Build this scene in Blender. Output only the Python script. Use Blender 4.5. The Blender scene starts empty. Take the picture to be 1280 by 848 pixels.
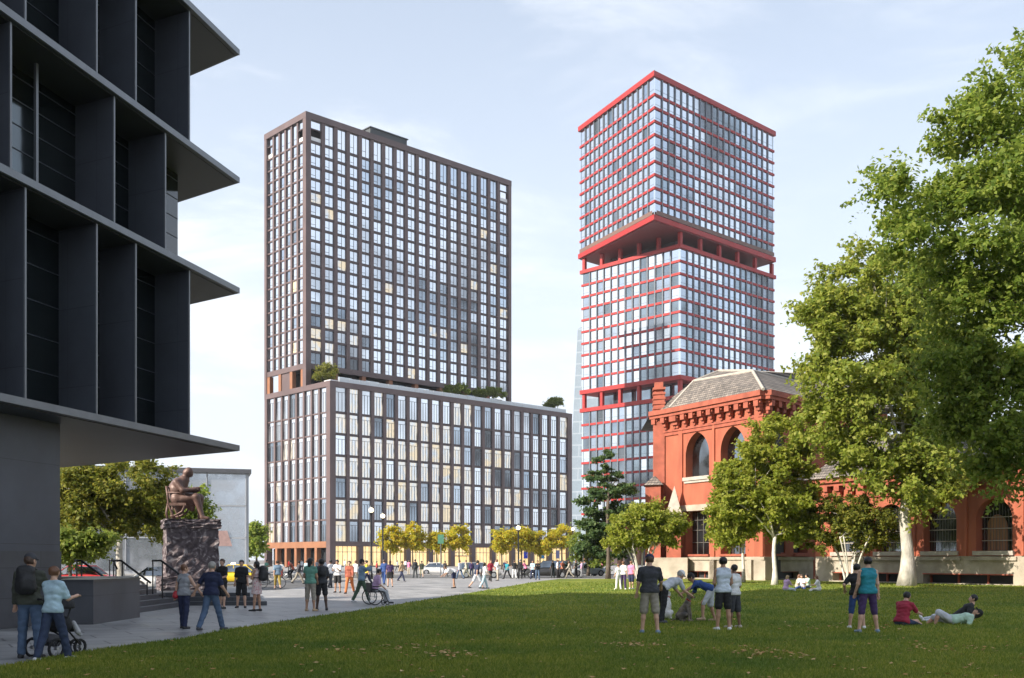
import bpy, math, random
import numpy as np
from mathutils import Vector, Matrix
R = math.radians
rnd = random.Random(7)
C = bpy.context.scene.collection
F0, HZ, CX, CAMZ = 1313.0, 700.0, 640.0, 1.7
BASE = {}

def at(px, D): return (px - CX) / F0 * D
def zat(py, D): return CAMZ + (HZ - py) / F0 * D
def gd(py, z0=0.0): return (CAMZ - z0) * F0 / (py - HZ)

# ---------------------------------------------------------------- objects
def props(o, label=None, cat=None, group=None, kind=None):
    if label: o['label'] = label
    if cat: o['category'] = cat
    if group: o['group'] = group
    if kind: o['kind'] = kind
    return o

def thing(name, label, cat, loc=(0, 0, 0), group=None):
    o = bpy.data.objects.new(name, None); C.objects.link(o)
    o.location = loc; o.empty_display_size = 0.3
    BASE[o] = Vector(loc)
    return props(o, label, cat, group)

def link(name, me, parent=None, shift=None):
    o = bpy.data.objects.new(name, me); C.objects.link(o)
    if parent is not None:
        o.parent = parent; BASE[o] = BASE[parent]
    else:
        BASE[o] = Vector(shift) if shift is not None else Vector((0, 0, 0))
        o.location = BASE[o]
    return o

def setmats(me, mats):
    for m in (mats if isinstance(mats, (list, tuple)) else [mats]): me.materials.append(m)

class MB:
    def __init__(s): s.v = []; s.f = []; s.m = []
    def add(s, vs, fs, mi=0):
        n = len(s.v); s.v.extend(vs)
        for f in fs: s.f.append([i + n for i in f]); s.m.append(mi)
    def box8(s, c, mi=0):
        s.add(c, [(0, 3, 2, 1), (4, 5, 6, 7), (0, 1, 5, 4), (1, 2, 6, 5), (2, 3, 7, 6), (3, 0, 4, 7)], mi)
    def box(s, x0, x1, y0, y1, z0, z1, mi=0):
        s.box8([(x0, y0, z0), (x1, y0, z0), (x1, y1, z0), (x0, y1, z0), (x0, y0, z1), (x1, y0, z1), (x1, y1, z1), (x0, y1, z1)], mi)
    def fbox(s, fr, u0, u1, v0, v1, z0, z1, mi=0):
        p = fr.p
        s.box8([p(u0, v1, z0), p(u1, v1, z0), p(u1, v0, z0), p(u0, v0, z0), p(u0, v1, z1), p(u1, v1, z1), p(u1, v0, z1), p(u0, v0, z1)], mi)
    def prism(s, poly, z0, z1, mi=0):
        n = len(poly)
        a = sum(poly[i][0] * poly[(i + 1) % n][1] - poly[(i + 1) % n][0] * poly[i][1] for i in range(n))
        if a < 0: poly = poly[::-1]
        vs = [(x, y, z0) for x, y in poly] + [(x, y, z1) for x, y in poly]
        s.add(vs, [tuple(range(n))[::-1], tuple(range(n, 2 * n))] + [(i, (i + 1) % n, n + (i + 1) % n, n + i) for i in range(n)], mi)
    def fprism(s, fr, poly, v0, v1, mi=0):   # polygon in (u,z), extruded along v
        n = len(poly)
        vs = [fr.p(u, v1, z) for u, z in poly] + [fr.p(u, v0, z) for u, z in poly]
        s.add(vs, [tuple(range(n)), tuple(range(n, 2 * n))[::-1]] + [(i, n + i, n + (i + 1) % n, (i + 1) % n) for i in range(n)], mi)
    def tube(s, pts, rad, n=8, mi=0, cap=True):
        pts = [Vector(p) for p in pts]
        if not isinstance(rad, (list, tuple)): rad = [rad] * len(pts)
        vs = []; k0 = None
        for i, p in enumerate(pts):
            d = (pts[min(i + 1, len(pts) - 1)] - pts[max(i - 1, 0)])
            d = d.normalized() if d.length > 1e-9 else Vector((0, 0, 1))
            if k0 is None: k0 = Vector((1, 0, 0)) if abs(d.x) < .8 else Vector((0, 1, 0))
            a = d.cross(k0).normalized(); b = d.cross(a); k0 = b.cross(d) if False else k0
            for j in range(n):
                t = 2 * math.pi * j / n
                vs.append(tuple(p + (a * math.cos(t) + b * math.sin(t)) * rad[i]))
        fs = [(i * n + j, i * n + (j + 1) % n, (i + 1) * n + (j + 1) % n, (i + 1) * n + j) for i in range(len(pts) - 1) for j in range(n)]
        if cap: fs += [tuple(range(n))[::-1], tuple((len(pts) - 1) * n + j for j in range(n))]
        s.add(vs, fs, mi)
    def ball(s, c, r, n=10, m=6, mi=0, sc=(1, 1, 1)):
        vs = []; fs = []
        for i in range(m + 1):
            t = math.pi * i / m
            for j in range(n):
                a = 2 * math.pi * j / n
                vs.append((c[0] + r * sc[0] * math.sin(t) * math.cos(a), c[1] + r * sc[1] * math.sin(t) * math.sin(a), c[2] + r * sc[2] * math.cos(t)))
        for i in range(m):
            for j in range(n): fs.append((i * n + j, (i + 1) * n + j, (i + 1) * n + (j + 1) % n, i * n + (j + 1) % n))
        s.add(vs, fs, mi)
    def build(s, name, mats, parent=None, smooth=False, shift=None):
        b = BASE[parent] if parent is not None else (Vector(shift) if shift is not None else Vector((0, 0, 0)))
        me = bpy.data.meshes.new(name)
        me.from_pydata([(x - b[0], y - b[1], z - b[2]) for x, y, z in s.v], [], s.f)
        setmats(me, mats)
        if any(s.m): me.polygons.foreach_set('material_index', s.m)
        if smooth: me.polygons.foreach_set('use_smooth', [True] * len(me.polygons))
        me.update()
        return link(name, me, parent, shift)

def npmesh(name, V, Q, mats, parent=None, smooth=False, mi=None):
    b = BASE[parent] if parent is not None else Vector((0, 0, 0))
    me = bpy.data.meshes.new(name)
    V = np.asarray(V, dtype=np.float32) - np.array(b, dtype=np.float32); k = Q.shape[1]
    me.vertices.add(len(V)); me.vertices.foreach_set('co', V.ravel())
    me.loops.add(Q.size); me.loops.foreach_set('vertex_index', Q.astype(np.int32).ravel())
    me.polygons.add(len(Q)); me.polygons.foreach_set('loop_start', np.arange(len(Q), dtype=np.int32) * k)
    me.update(calc_edges=True)
    setmats(me, mats)
    if mi is not None: me.polygons.foreach_set('material_index', np.asarray(mi, dtype=np.int32))
    if smooth: me.polygons.foreach_set('use_smooth', np.ones(len(Q), dtype=bool))
    return link(name, me, parent)

class Fr:   # facade frame: u along the wall, v outwards, z up
    def __init__(s, o, d, n): s.o = o; L = math.hypot(*d); s.d = (d[0] / L, d[1] / L); L = math.hypot(*n); s.n = (n[0] / L, n[1] / L)
    def p(s, u, v, z): return (s.o[0] + s.d[0] * u + s.n[0] * v, s.o[1] + s.d[1] * u + s.n[1] * v, z)

# ---------------------------------------------------------------- materials
MATS = {}
def nodes(name):
    m = bpy.data.materials.new(name); m.use_nodes = True
    nt = m.node_tree; b = nt.nodes['Principled BSDF']
    MATS[name] = m
    return m, nt, b
def N(nt, t, **kw):
    n = nt.nodes.new(t)
    for k, v in kw.items():
        if k in n.inputs: n.inputs[k].default_value = v
        else: setattr(n, k, v)
    return n
def rgba(c): return (c[0], c[1], c[2], 1)

def mat(name, col, rough=.6, metal=0, var=.12, scale=3.0, bump=0., bscale=30., spec=.5, col2=None, stretch=None, emit=None, es=0, coat=0):
    m, nt, b = nodes(name); L = nt.links.new
    b.inputs['Roughness'].default_value = rough; b.inputs['Metallic'].default_value = metal
    b.inputs['Specular IOR Level'].default_value = spec; b.inputs['Coat Weight'].default_value = coat
    tc = N(nt, 'ShaderNodeTexCoord'); src = tc.outputs['Object']
    if stretch:
        mp = N(nt, 'ShaderNodeMapping'); mp.inputs['Scale'].default_value = stretch; L(src, mp.inputs[0]); src = mp.outputs[0]
    no = N(nt, 'ShaderNodeTexNoise'); no.inputs['Scale'].default_value = scale; no.inputs['Detail'].default_value = 5; L(src, no.inputs['Vector'])
    rp = N(nt, 'ShaderNodeValToRGB'); e = rp.color_ramp.elements
    e[0].position = .32; e[1].position = .68
    c2 = col2 if col2 else [min(1, c * (1 + var)) for c in col]
    c1 = col if col2 else [c * (1 - var) for c in col]
    e[0].color = rgba(c1); e[1].color = rgba(c2)
    L(no.outputs[0], rp.inputs[0]); L(rp.outputs[0], b.inputs['Base Color'])
    if bump:
        n2 = N(nt, 'ShaderNodeTexNoise'); n2.inputs['Scale'].default_value = bscale; n2.inputs['Detail'].default_value = 4; L(src, n2.inputs['Vector'])
        bp = N(nt, 'ShaderNodeBump'); bp.inputs['Strength'].default_value = bump; bp.inputs['Distance'].default_value = .05
        L(n2.outputs[0], bp.inputs['Height']); L(bp.outputs[0], b.inputs['Normal'])
    if emit:
        b.inputs['Emission Color'].default_value = rgba(emit); b.inputs['Emission Strength'].default_value = es
    return m

def glass(name, refl, dark, rough=.08, patt=(.35, .6), scale=.6, emit=None, es=0, stretch=(1, 1, 1), bump=.02):
    """coated window glass: mirror-like sky reflection mixed with what is inside"""
    m, nt, b = nodes(name); L = nt.links.new
    tc = N(nt, 'ShaderNodeTexCoord'); mp = N(nt, 'ShaderNodeMapping'); mp.inputs['Scale'].default_value = stretch
    L(tc.outputs['Object'], mp.inputs[0])
    no = N(nt, 'ShaderNodeTexNoise'); no.inputs['Scale'].default_value = scale; no.inputs['Detail'].default_value = 2.5; L(mp.outputs[0], no.inputs['Vector'])
    rp = N(nt, 'ShaderNodeValToRGB'); rp.color_ramp.elements[0].position = patt[0]; rp.color_ramp.elements[1].position = patt[1]
    L(no.outputs[0], rp.inputs[0])
    nt.nodes.remove(b)
    g = N(nt, 'ShaderNodeBsdfGlossy'); g.inputs['Color'].default_value = rgba(refl); g.inputs['Roughness'].default_value = rough
    p = N(nt, 'ShaderNodeBsdfPrincipled'); p.inputs['Base Color'].default_value = rgba(dark); p.inputs['Roughness'].default_value = .08
    p.inputs['Specular IOR Level'].default_value = 1.0
    if emit: p.inputs['Emission Color'].default_value = rgba(emit); p.inputs['Emission Strength'].default_value = es
    n2 = N(nt, 'ShaderNodeTexNoise'); n2.inputs['Scale'].default_value = .7; L(tc.outputs['Object'], n2.inputs['Vector'])
    bp = N(nt, 'ShaderNodeBump'); bp.inputs['Strength'].default_value = bump; bp.inputs['Distance'].default_value = .3
    L(n2.outputs[0], bp.inputs['Height']); L(bp.outputs[0], g.inputs['Normal']); L(bp.outputs[0], p.inputs['Normal'])
    mx = N(nt, 'ShaderNodeMixShader'); L(rp.outputs[0], mx.inputs[0]); L(p.outputs[0], mx.inputs[1]); L(g.outputs[0], mx.inputs[2])
    out = [n for n in nt.nodes if n.type == 'OUTPUT_MATERIAL'][0]; L(mx.outputs[0], out.inputs[0])
    return m

def leafmat(name, c1, c2, c3, trans=.35):
    m, nt, b = nodes(name); L = nt.links.new; nt.nodes.remove(b)
    geo = N(nt, 'ShaderNodeNewGeometry'); rp = N(nt, 'ShaderNodeValToRGB'); e = rp.color_ramp.elements
    e[0].color = rgba(c1); e[1].color = rgba(c3); x = e.new(.5); x.color = rgba(c2)
    L(geo.outputs['Random Per Island'], rp.inputs[0])
    d = N(nt, 'ShaderNodeBsdfPrincipled'); d.inputs['Roughness'].default_value = .55; d.inputs['Specular IOR Level'].default_value = .3; L(rp.outputs[0], d.inputs['Base Color'])
    t = N(nt, 'ShaderNodeBsdfTranslucent'); hs = N(nt, 'ShaderNodeHueSaturation'); hs.inputs['Value'].default_value = 1.5; hs.inputs['Hue'].default_value = .485
    L(rp.outputs[0], hs.inputs['Color']); L(hs.outputs[0], t.inputs[0])
    mx = N(nt, 'ShaderNodeMixShader'); mx.inputs[0].default_value = trans; L(d.outputs[0], mx.inputs[1]); L(t.outputs[0], mx.inputs[2])
    out = [n for n in nt.nodes if n.type == 'OUTPUT_MATERIAL'][0]; L(mx.outputs[0], out.inputs[0])
    return m

def brickmat(name, c1, c2, mortar, sx, sy, msize=.02, rough=.7, vert=False, bump=.3, offset=.5, rot=0, gloss_noise=False, noise=.35):
    m, nt, b = nodes(name); L = nt.links.new
    tc = N(nt, 'ShaderNodeTexCoord'); src = tc.outputs['Object']
    if vert:   # walls: use (x+y, z)
        sp = N(nt, 'ShaderNodeSeparateXYZ'); L(src, sp.inputs[0])
        ad = N(nt, 'ShaderNodeMath', operation='SUBTRACT'); L(sp.outputs[0], ad.inputs[0]); L(sp.outputs[1], ad.inputs[1])
        cb = N(nt, 'ShaderNodeCombineXYZ'); L(ad.outputs[0], cb.inputs[0]); L(sp.outputs[2], cb.inputs[1]); src = cb.outputs[0]
    mp = N(nt, 'ShaderNodeMapping'); mp.inputs['Rotation'].default_value = (0, 0, rot); L(src, mp.inputs[0])
    br = N(nt, 'ShaderNodeTexBrick'); br.offset = offset; br.inputs['Scale'].default_value = 1.0
    br.inputs['Brick Width'].default_value = sx; br.inputs['Row Height'].default_value = sy; br.inputs['Mortar Size'].default_value = msize
    br.inputs['Color1'].default_value = rgba(c1); br.inputs['Color2'].default_value = rgba(c2); br.inputs['Mortar'].default_value = rgba(mortar)
    L(mp.outputs[0], br.inputs['Vector'])
    no = N(nt, 'ShaderNodeTexNoise'); no.inputs['Scale'].default_value = .6; no.inputs['Detail'].default_value = 8; no.inputs['Roughness'].default_value = .65; L(tc.outputs['Object'], no.inputs['Vector'])
    mr = N(nt, 'ShaderNodeMapRange'); mr.inputs[1].default_value = .3; mr.inputs[2].default_value = .7; mr.inputs[3].default_value = 1 - noise; mr.inputs[4].default_value = 1 + noise * .5
    L(no.outputs[0], mr.inputs[0])
    ml = N(nt, 'ShaderNodeVectorMath', operation='SCALE'); L(br.outputs['Color'], ml.inputs[0]); L(mr.outputs[0], ml.inputs['Scale'])
    L(ml.outputs[0], b.inputs['Base Color'])
    b.inputs['Roughness'].default_value = rough
    if gloss_noise:
        m3 = N(nt, 'ShaderNodeMapRange'); m3.inputs[1].default_value = .35; m3.inputs[2].default_value = .65; m3.inputs[3].default_value = rough - .22; m3.inputs[4].default_value = rough + .2
        L(no.outputs[0], m3.inputs[0]); L(m3.outputs[0], b.inputs['Roughness'])
    bp = N(nt, 'ShaderNodeBump'); bp.inputs['Strength'].default_value = bump; bp.inputs['Distance'].default_value = .02; bp.invert = True
    L(br.outputs['Fac'], bp.inputs['Height']); L(bp.outputs[0], b.inputs['Normal'])
    return m

# ---------------------------------------------------------------- camera, light, sky
sc = bpy.context.scene
cd = bpy.data.cameras.new('camera'); cam = bpy.data.objects.new('camera', cd); C.objects.link(cam)
cam.location = (0, 0, CAMZ); cam.rotation_euler = (R(90), 0, 0)
cd.sensor_width = 36; cd.lens = 36 * F0 / 1280; cd.shift_y = (HZ - 424) / 1280; cd.clip_end = 9000; cd.clip_start = .2
sc.camera = cam
SUN = Vector((-.86, -.51, 0)).normalized(); EL = R(31)
SUNV = Vector((SUN.x * math.cos(EL), SUN.y * math.cos(EL), math.sin(EL)))
sd = bpy.data.lights.new('sun', 'SUN'); sd.energy = 5.0; sd.angle = R(.6); sd.color = (1, .91, .78)
so = bpy.data.objects.new('sun', sd); C.objects.link(so); so.rotation_euler = SUNV.to_track_quat('Z', 'Y').to_euler(); so.location = SUNV * 200
w = bpy.data.worlds.new('World'); sc.world = w; w.use_nodes = True; nt = w.node_tree; L = nt.links.new
bg = nt.nodes['Background']; bg.inputs[1].default_value = .115
sky = N(nt, 'ShaderNodeTexSky'); sky.sky_type = 'NISHITA'; sky.sun_disc = False; sky.sun_elevation = EL
sky.sun_rotation = math.atan2(SUN.x, SUN.y); sky.air_density = 1.0; sky.dust_density = 1.2; sky.ozone_density = 1.2
tc = N(nt, 'ShaderNodeTexCoord'); sp = N(nt, 'ShaderNodeSeparateXYZ'); L(tc.outputs['Generated'], sp.inputs[0])
mr = N(nt, 'ShaderNodeMapRange', interpolation_type='SMOOTHSTEP'); mr.inputs[1].default_value = -.02; mr.inputs[2].default_value = .62; mr.inputs[3].default_value = .93; mr.inputs[4].default_value = .40
L(sp.outputs[2], mr.inputs[0])
hz = N(nt, 'ShaderNodeMix', data_type='RGBA'); L(mr.outputs[0], hz.inputs[0]); L(sky.outputs[0], hz.inputs[6])
hz.inputs[7].default_value = (5.25, 5.7, 6.35, 1)
mp = N(nt, 'ShaderNodeMapping'); mp.inputs['Scale'].default_value = (1.1, 1.1, 3.6); mp.inputs['Rotation'].default_value = (0, .25, .4); L(tc.outputs['Generated'], mp.inputs[0])
cn = N(nt, 'ShaderNodeTexNoise'); cn.inputs['Scale'].default_value = 2.6; cn.inputs['Detail'].default_value = 10; cn.inputs['Roughness'].default_value = .62; cn.inputs['Distortion'].default_value = .5; L(mp.outputs[0], cn.inputs['Vector'])
cr = N(nt, 'ShaderNodeMapRange', interpolation_type='SMOOTHSTEP'); cr.inputs[1].default_value = .44; cr.inputs[2].default_value = .68; cr.inputs[3].default_value = 0; cr.inputs[4].default_value = .85
L(cn.outputs[0], cr.inputs[0])
# thin cloud is denser to the left
lx = N(nt, 'ShaderNodeMapRange'); lx.inputs[1].default_value = .15; lx.inputs[2].default_value = -.35; lx.inputs[3].default_value = .35; lx.inputs[4].default_value = 1.0; L(sp.outputs[0], lx.inputs[0])
mm = N(nt, 'ShaderNodeMath', operation='MULTIPLY'); L(cr.outputs[0], mm.inputs[0]); L(lx.outputs[0], mm.inputs[1])
cm = N(nt, 'ShaderNodeMix', data_type='RGBA'); L(mm.outputs[0], cm.inputs[0]); L(hz.outputs[2], cm.inputs[6]); cm.inputs[7].default_value = (6.9, 7.05, 7.25, 1)
L(cm.outputs[2], bg.inputs[0])
sc.view_settings.view_transform = 'Standard'; sc.view_settings.look = 'None'; sc.view_settings.exposure = .78; sc.view_settings.gamma = 1
sc.view_settings.use_curve_mapping = False
sc.render.engine = 'CYCLES'; sc.cycles.max_bounces = 6; sc.cycles.transparent_max_bounces = 4; sc.cycles.use_denoising = True
sc.cycles.caustics_reflective = False; sc.cycles.caustics_refractive = False; sc.cycles.sample_clamp_indirect = 6

# ---------------------------------------------------------------- palette
M_brown = mat('brown metal cladding', (.118, .080, .078), .45, .0, .14, .25, spec=.5)
M_brownd = mat('dark bronze spandrel', (.075, .052, .053), .4, .0, .15, .3)
M_orange = mat('orange terracotta cladding', (.27, .115, .055), .6, 0, .12, .5)
M_inter = mat('dark interior', (.022, .021, .023), .8, 0, .3, .4)
M_gsky = glass('clear sky reflecting glass', (.88, .91, .95), (.20, .22, .25), .05, (.26, .46), .035, bump=.01)  # broad noise paints cloudy reflection patches across the tower panes
M_gblue = glass('blue grey glass', (.62, .69, .77), (.07, .085, .105), .06, (.34, .56), .035, bump=.01)
M_gdark = glass('darker office glass', (.42, .49, .57), (.04, .05, .06), .06, (.36, .60), .05, bump=.01)
M_glit = glass('glass with lamps on behind', (.75, .78, .8), (.32, .26, .16), .05, (.42, .66), .4, (1, .84, .60), .4)
M_gbright = glass('bright side glass with sky glare in its colour', (.95, .96, .98), (.36, .38, .41), .05, (.18, .38), .035, bump=.01)  # brighter copy of the sky glass, left-face glare put into its colour
M_gwarm = glass('office glass over warm blinds with painted sun glow', (.74, .77, .80), (.36, .32, .25), .05, (.32, .62), 1.1, (1, .88, .70), .42, (2.2, 2.2, .35))  # emission covers warm rooms and also stands in for sunlit reflections
M_shop = mat('lit shop window', (.5, .36, .15), .3, 0, .3, .8, emit=(1, .70, .32), es=.62, col2=(.95, .80, .5), stretch=(1, 1, .6))
M_mull = mat('grey window frame', (.12, .12, .13), .4, .3, .08)
M_white = mat('white painted metal', (.78, .78, .77), .45, 0, .05)
M_red = mat('red painted metal', (.34, .018, .016), .5, 0, .08, .3)
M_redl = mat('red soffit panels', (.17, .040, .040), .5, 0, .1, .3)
M_rmull = mat('steel blue mullion', (.14, .16, .19), .4, .2, .1)
M_slate = brickmat('dark slate metal panel', (.078, .088, .110), (.084, .094, .116), (.05, .056, .07), 2.6, 2.1, .010, .42, True, .2, 0., noise=.22)
M_slatee = mat('pale anodised edge', (.19, .20, .22), .4, .3, .08)
M_soff = mat('charcoal soffit', (.055, .058, .067), .5, .1, .1, .4)
M_dkglass = glass('dark glass', (.16, .20, .22), (.010, .014, .015), .07, (.45, .9), .4)  # near-black tint with weak reflection
M_gran = brickmat('dark granite cladding', (.072, .076, .088), (.085, .09, .10), (.03, .03, .035), 1.5, .75, .006, .45, True, .15, .5)
M_plasterR = mat('terracotta red render', (.31, .084, .046), .85, 0, .20, .9, bump=.2, bscale=12, col2=(.42, .122, .066), stretch=(1, 1, .35))
M_redtrim = mat('terracotta red trim', (.33, .086, .050), .8, 0, .22, 1.5, bump=.15, bscale=14)
M_stone = mat('weathered sandstone', (.30, .255, .20), .85, 0, .3, .9, bump=.5, bscale=7, col2=(.47, .41, .33))
M_tile = brickmat('grey clay shingles', (.30, .255, .215), (.155, .135, .12), (.055, .05, .048), .36, .24, .03, .9, True, .9, .5, noise=.4)
M_sill = mat('stone sill', (.42, .37, .32), .8, 0, .15, 2, bump=.2, bscale=20)
M_black = mat('black powder coated steel', (.018, .018, .02), .4, .3, .1)
M_lamp = mat('frosted lamp globe', (.9, .85, .75), .4, 0, .02, emit=(1, .82, .55), es=1.6)
M_asph = mat('worn asphalt', (.10, .10, .102), .85, 0, .2, .8, bump=.2, bscale=60)
M_pave = brickmat('grey granite paving', (.36, .355, .35), (.30, .295, .295), (.12, .12, .12), 1.8, .9, .022, .5, False, .2, .5, R(-30), True, .5)
M_kerb = mat('pale kerb stone', (.40, .39, .37), .7, 0, .12, 2, bump=.1)
M_bike = mat('green bike lane paint', (.12, .30, .19), .7, 0, .15, .5)
M_line = mat('white road paint', (.72, .72, .70), .6, 0, .12, 3)
M_ground = mat('distant ground', (.16, .15, .14), .9, 0, .2, .02)
M_bark = mat('pale plane tree bark', (.27, .25, .21), .85, 0, .2, 1.6, bump=.8, bscale=9, col2=(.58, .54, .48), stretch=(1.6, 1.6, .8))
M_barkd = mat('dark bark', (.11, .085, .065), .9, 0, .25, 6, bump=.8, bscale=18, stretch=(1, 1, .3))
M_barkw = mat('white birch-like bark', (.60, .56, .50), .8, 0, .15, 3, bump=.3, bscale=20)

DR = (.727, .687); DL = (-.687, .727)
NR = (.687, -.727); NL = (-.727, -.687)
def off(o, d, t): return (o[0] + d[0] * t, o[1] + d[1] * t)

# ---------------------------------------------------------------- facade kit
class Cells:
    """collects window cells, builds the largest ones as parts and the others as one"""
    def __init__(s): s.c = []
    def add(s, fr, u0, u1, z0, z1, style, mi): s.c.append((fr, u0, u1, z0, z1, style, mi))
    def size(s, c):
        fr, u0, u1, z0, z1 = c[:5]; p = fr.p((u0 + u1) / 2, 0, (z0 + z1) / 2); d2 = p[0] ** 2 + p[1] ** 2
        cosv = abs(fr.n[0] * p[0] + fr.n[1] * p[1]) / math.sqrt(d2)
        return (u1 - u0) * (z1 - z0) * cosv / d2
    def pane(s, mb, c):
        fr, u0, u1, z0, z1, style, mi = c
        t = .05
        mb.fbox(fr, u0 + t, u1 - t, -.24, -.20, z0 + t, z1 - t, mi)
        for a, b2, z_a, z_b in ((u0, u0 + t, z0, z1), (u1 - t, u1, z0, z1), (u0 + t, u1 - t, z0, z0 + t), (u0 + t, u1 - t, z1 - t, z1)):
            mb.fbox(fr, a, b2, -.26, -.14, z_a, z_b, 0)
        W, H = u1 - u0, z1 - z0
        if style == 1:     # one off-centre mullion and a transom
            um = u0 + W * .52; mb.fbox(fr, um - .05, um + .05, -.195, -.14, z0 + t, z1 - t, 0)
            zt = z0 + H * .3; mb.fbox(fr, u0 + t, um - .05, -.195, -.15, zt - .04, zt + .04, 0)
        elif style == 2:   # two mullions, top light
            for k in (.34, .67):
                um = u0 + W * k; mb.fbox(fr, um - .05, um + .05, -.195, -.14, z0 + t, z0 + H * .8 - .05, 0)
            zt = z0 + H * .8; mb.fbox(fr, u0 + t, u1 - t, -.195, -.15, zt - .05, zt + .05, 0)
        elif style == 3:   # single rail low down
            zt = z0 + H * .28; mb.fbox(fr, u0 + t, u1 - t, -.195, -.15, zt - .035, zt + .035, 0)
    def build(s, mats, parent, limit=98):
        order = sorted(s.c, key=lambda c: -s.size(c))
        for c in order[:limit]:
            mb = MB(); s.pane(mb, c); mb.build('window', mats, parent)
        if order[limit:]:
            mb = MB()
            for c in order[limit:]: s.pane(mb, c)
            props(mb.build('window', mats, parent), kind='stuff')

def pick(ws):
    x = rnd.random() * sum(ws)
    for i, w_ in enumerate(ws):
        x -= w_
        if x <= 0: return i + 1
    return len(ws)

def grid(mb, cells, fr, u0, u1, zs, nb, pw, sh, pv, sv, style, choose, skip=(), band_mi=1, pier_mi=0, pier_in=True, back=-.42):
    """piers + spandrels between heights zs (list of storey levels, top first or bottom first ok)"""
    zs = sorted(zs); bw = (u1 - u0) / nb
    if pier_in:
        for i in range(1, nb):
            u = u0 + i * bw; mb.fbox(fr, u - pw / 2, u + pw / 2, back, pv, zs[0], zs[-1], pier_mi)
    for r in range(1, len(zs) - 1):
        for i in range(nb):
            a = u0 + i * bw + (pw / 2 if i else 0); b = u0 + (i + 1) * bw - (pw / 2 if i < nb - 1 else 0)
            mb.fbox(fr, a, b, back + .01, sv, zs[r] - sh / 2, zs[r] + sh / 2, band_mi)
    for r in range(len(zs) - 1):
        za = zs[r] + (sh / 2 if r else 0); zb = zs[r + 1] - (sh / 2 if r < len(zs) - 2 else 0)
        for i in range(nb):
            if (i, r) in skip: continue
            a = u0 + i * bw + (pw / 2 if i else 0); b = u0 + (i + 1) * bw - (pw / 2 if i < nb - 1 else 0)
            cells.add(fr, a, b, za, zb, style, choose(i, r))
# ================================================================ THE SETTING
LZ = .03
def gpt(px, py, z=0): D = gd(py, z); return (at(px, D), D)
mb = MB(); mb.box(-3500, 3500, -600, 5000, -.62, -.12); props(mb.build('ground', M_ground), kind='structure')
edge = [gpt(-60, 847), gpt(0, 836), gpt(40, 829), gpt(93, 819), gpt(160, 809), gpt(230, 800), gpt(283, 789), gpt(360, 777), gpt(440, 766), gpt(520, 753), gpt(580, 743.5), gpt(640, 733), gpt(675, 727), gpt(700, 724.2)]
# plaza
mb = MB(); mb.prism([(-14, -20), (40, -20), (44, 95.5), (-13, 95.5), (-13, 60), (-17, 53), (-34, 50), (-34, -20)], -.118, 0)
props(mb.build('plaza_paving', M_pave), kind='structure')
mb = MB(); mb.box(-130, 220, 95.9, 232, -.119, -.112); props(mb.build('road', M_asph), kind='structure')
mb = MB(); mb.box(-70, -34.05, 20, 95.8, -.119, -.112); mb.prism([(-34.0, 50.4), (-17.2, 53.4), (-13.4, 60), (-13.4, 95.8), (-34.0, 95.8)], -.119, -.112); props(mb.build('side_street', M_asph), kind='structure')
mb = MB(); mb.box(-60, 130, 95.55, 95.85, -.118, .012); props(mb.build('kerb', M_kerb), kind='structure')
mb = MB(); mb.box(-100, 130, 98.0, 101.2, -.108, -.104); props(mb.build('bike_lane', M_bike), kind='structure')
mb = MB()
for k in range(24): mb.box(-100 + k * 9, -96 + k * 9, 112, 112.18, -.108, -.104)
mb.box(-100, 130, 101.5, 101.65, -.108, -.104); mb.box(-100, 130, 122, 122.15, -.108, -.104)
props(mb.build('road_markings', M_line), kind='structure')
mb = MB(); mb.prism([(-130, 126), (220, 126), (220, 420), (-130, 420)], -.118, 0)
props(mb.build('far_pavement', brickmat('pale far paving', (.34, .335, .33), (.30, .295, .29), (.2, .2, .2), 2.4, 1.2, .02, .6, False, .1, .5, R(10), True, .2)), kind='structure')
# lawn
m, ntg, b = nodes('mown lawn'); Lk = ntg.links.new
tcg = N(ntg, 'ShaderNodeTexCoord')
n1 = N(ntg, 'ShaderNodeTexNoise'); n1.inputs['Scale'].default_value = .35; n1.inputs['Detail'].default_value = 6; Lk(tcg.outputs['Object'], n1.inputs['Vector'])
n2 = N(ntg, 'ShaderNodeTexNoise'); n2.inputs['Scale'].default_value = 9; n2.inputs['Detail'].default_value = 8; n2.inputs['Roughness'].default_value = .75; Lk(tcg.outputs['Object'], n2.inputs['Vector'])
ad = N(ntg, 'ShaderNodeMath', operation='ADD'); Lk(n1.outputs[0], ad.inputs[0]); Lk(n2.outputs[0], ad.inputs[1])
r1 = N(ntg, 'ShaderNodeValToRGB'); e = r1.color_ramp.elements; e[0].position = .42; e[0].color = (.095, .135, .022, 1); e[1].position = .58; e[1].color = (.23, .26, .042, 1)
hf = N(ntg, 'ShaderNodeMath', operation='MULTIPLY'); hf.inputs[1].default_value = .5; Lk(ad.outputs[0], hf.inputs[0]); Lk(hf.outputs[0], r1.inputs[0]); Lk(r1.outputs[0], b.inputs['Base Color'])
b.inputs['Roughness'].default_value = .9; b.inputs['Specular IOR Level'].default_value = .15
bp = N(ntg, 'ShaderNodeBump'); bp.inputs['Strength'].default_value = .9; bp.inputs['Distance'].default_value = .06; Lk(n2.outputs[0], bp.inputs['Height']); Lk(bp.outputs[0], b.inputs['Normal'])
M_lawn = m
lawn_poly = edge + [(at(760, 91.5), 92.3), (14.5, 93.5), (60, 93.5), (60, 4), (-9, 4), (-13, 13.5)]
mb = MB(); mb.prism(lawn_poly, .004, LZ); props(mb.build('lawn', M_lawn), kind='structure')
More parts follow.
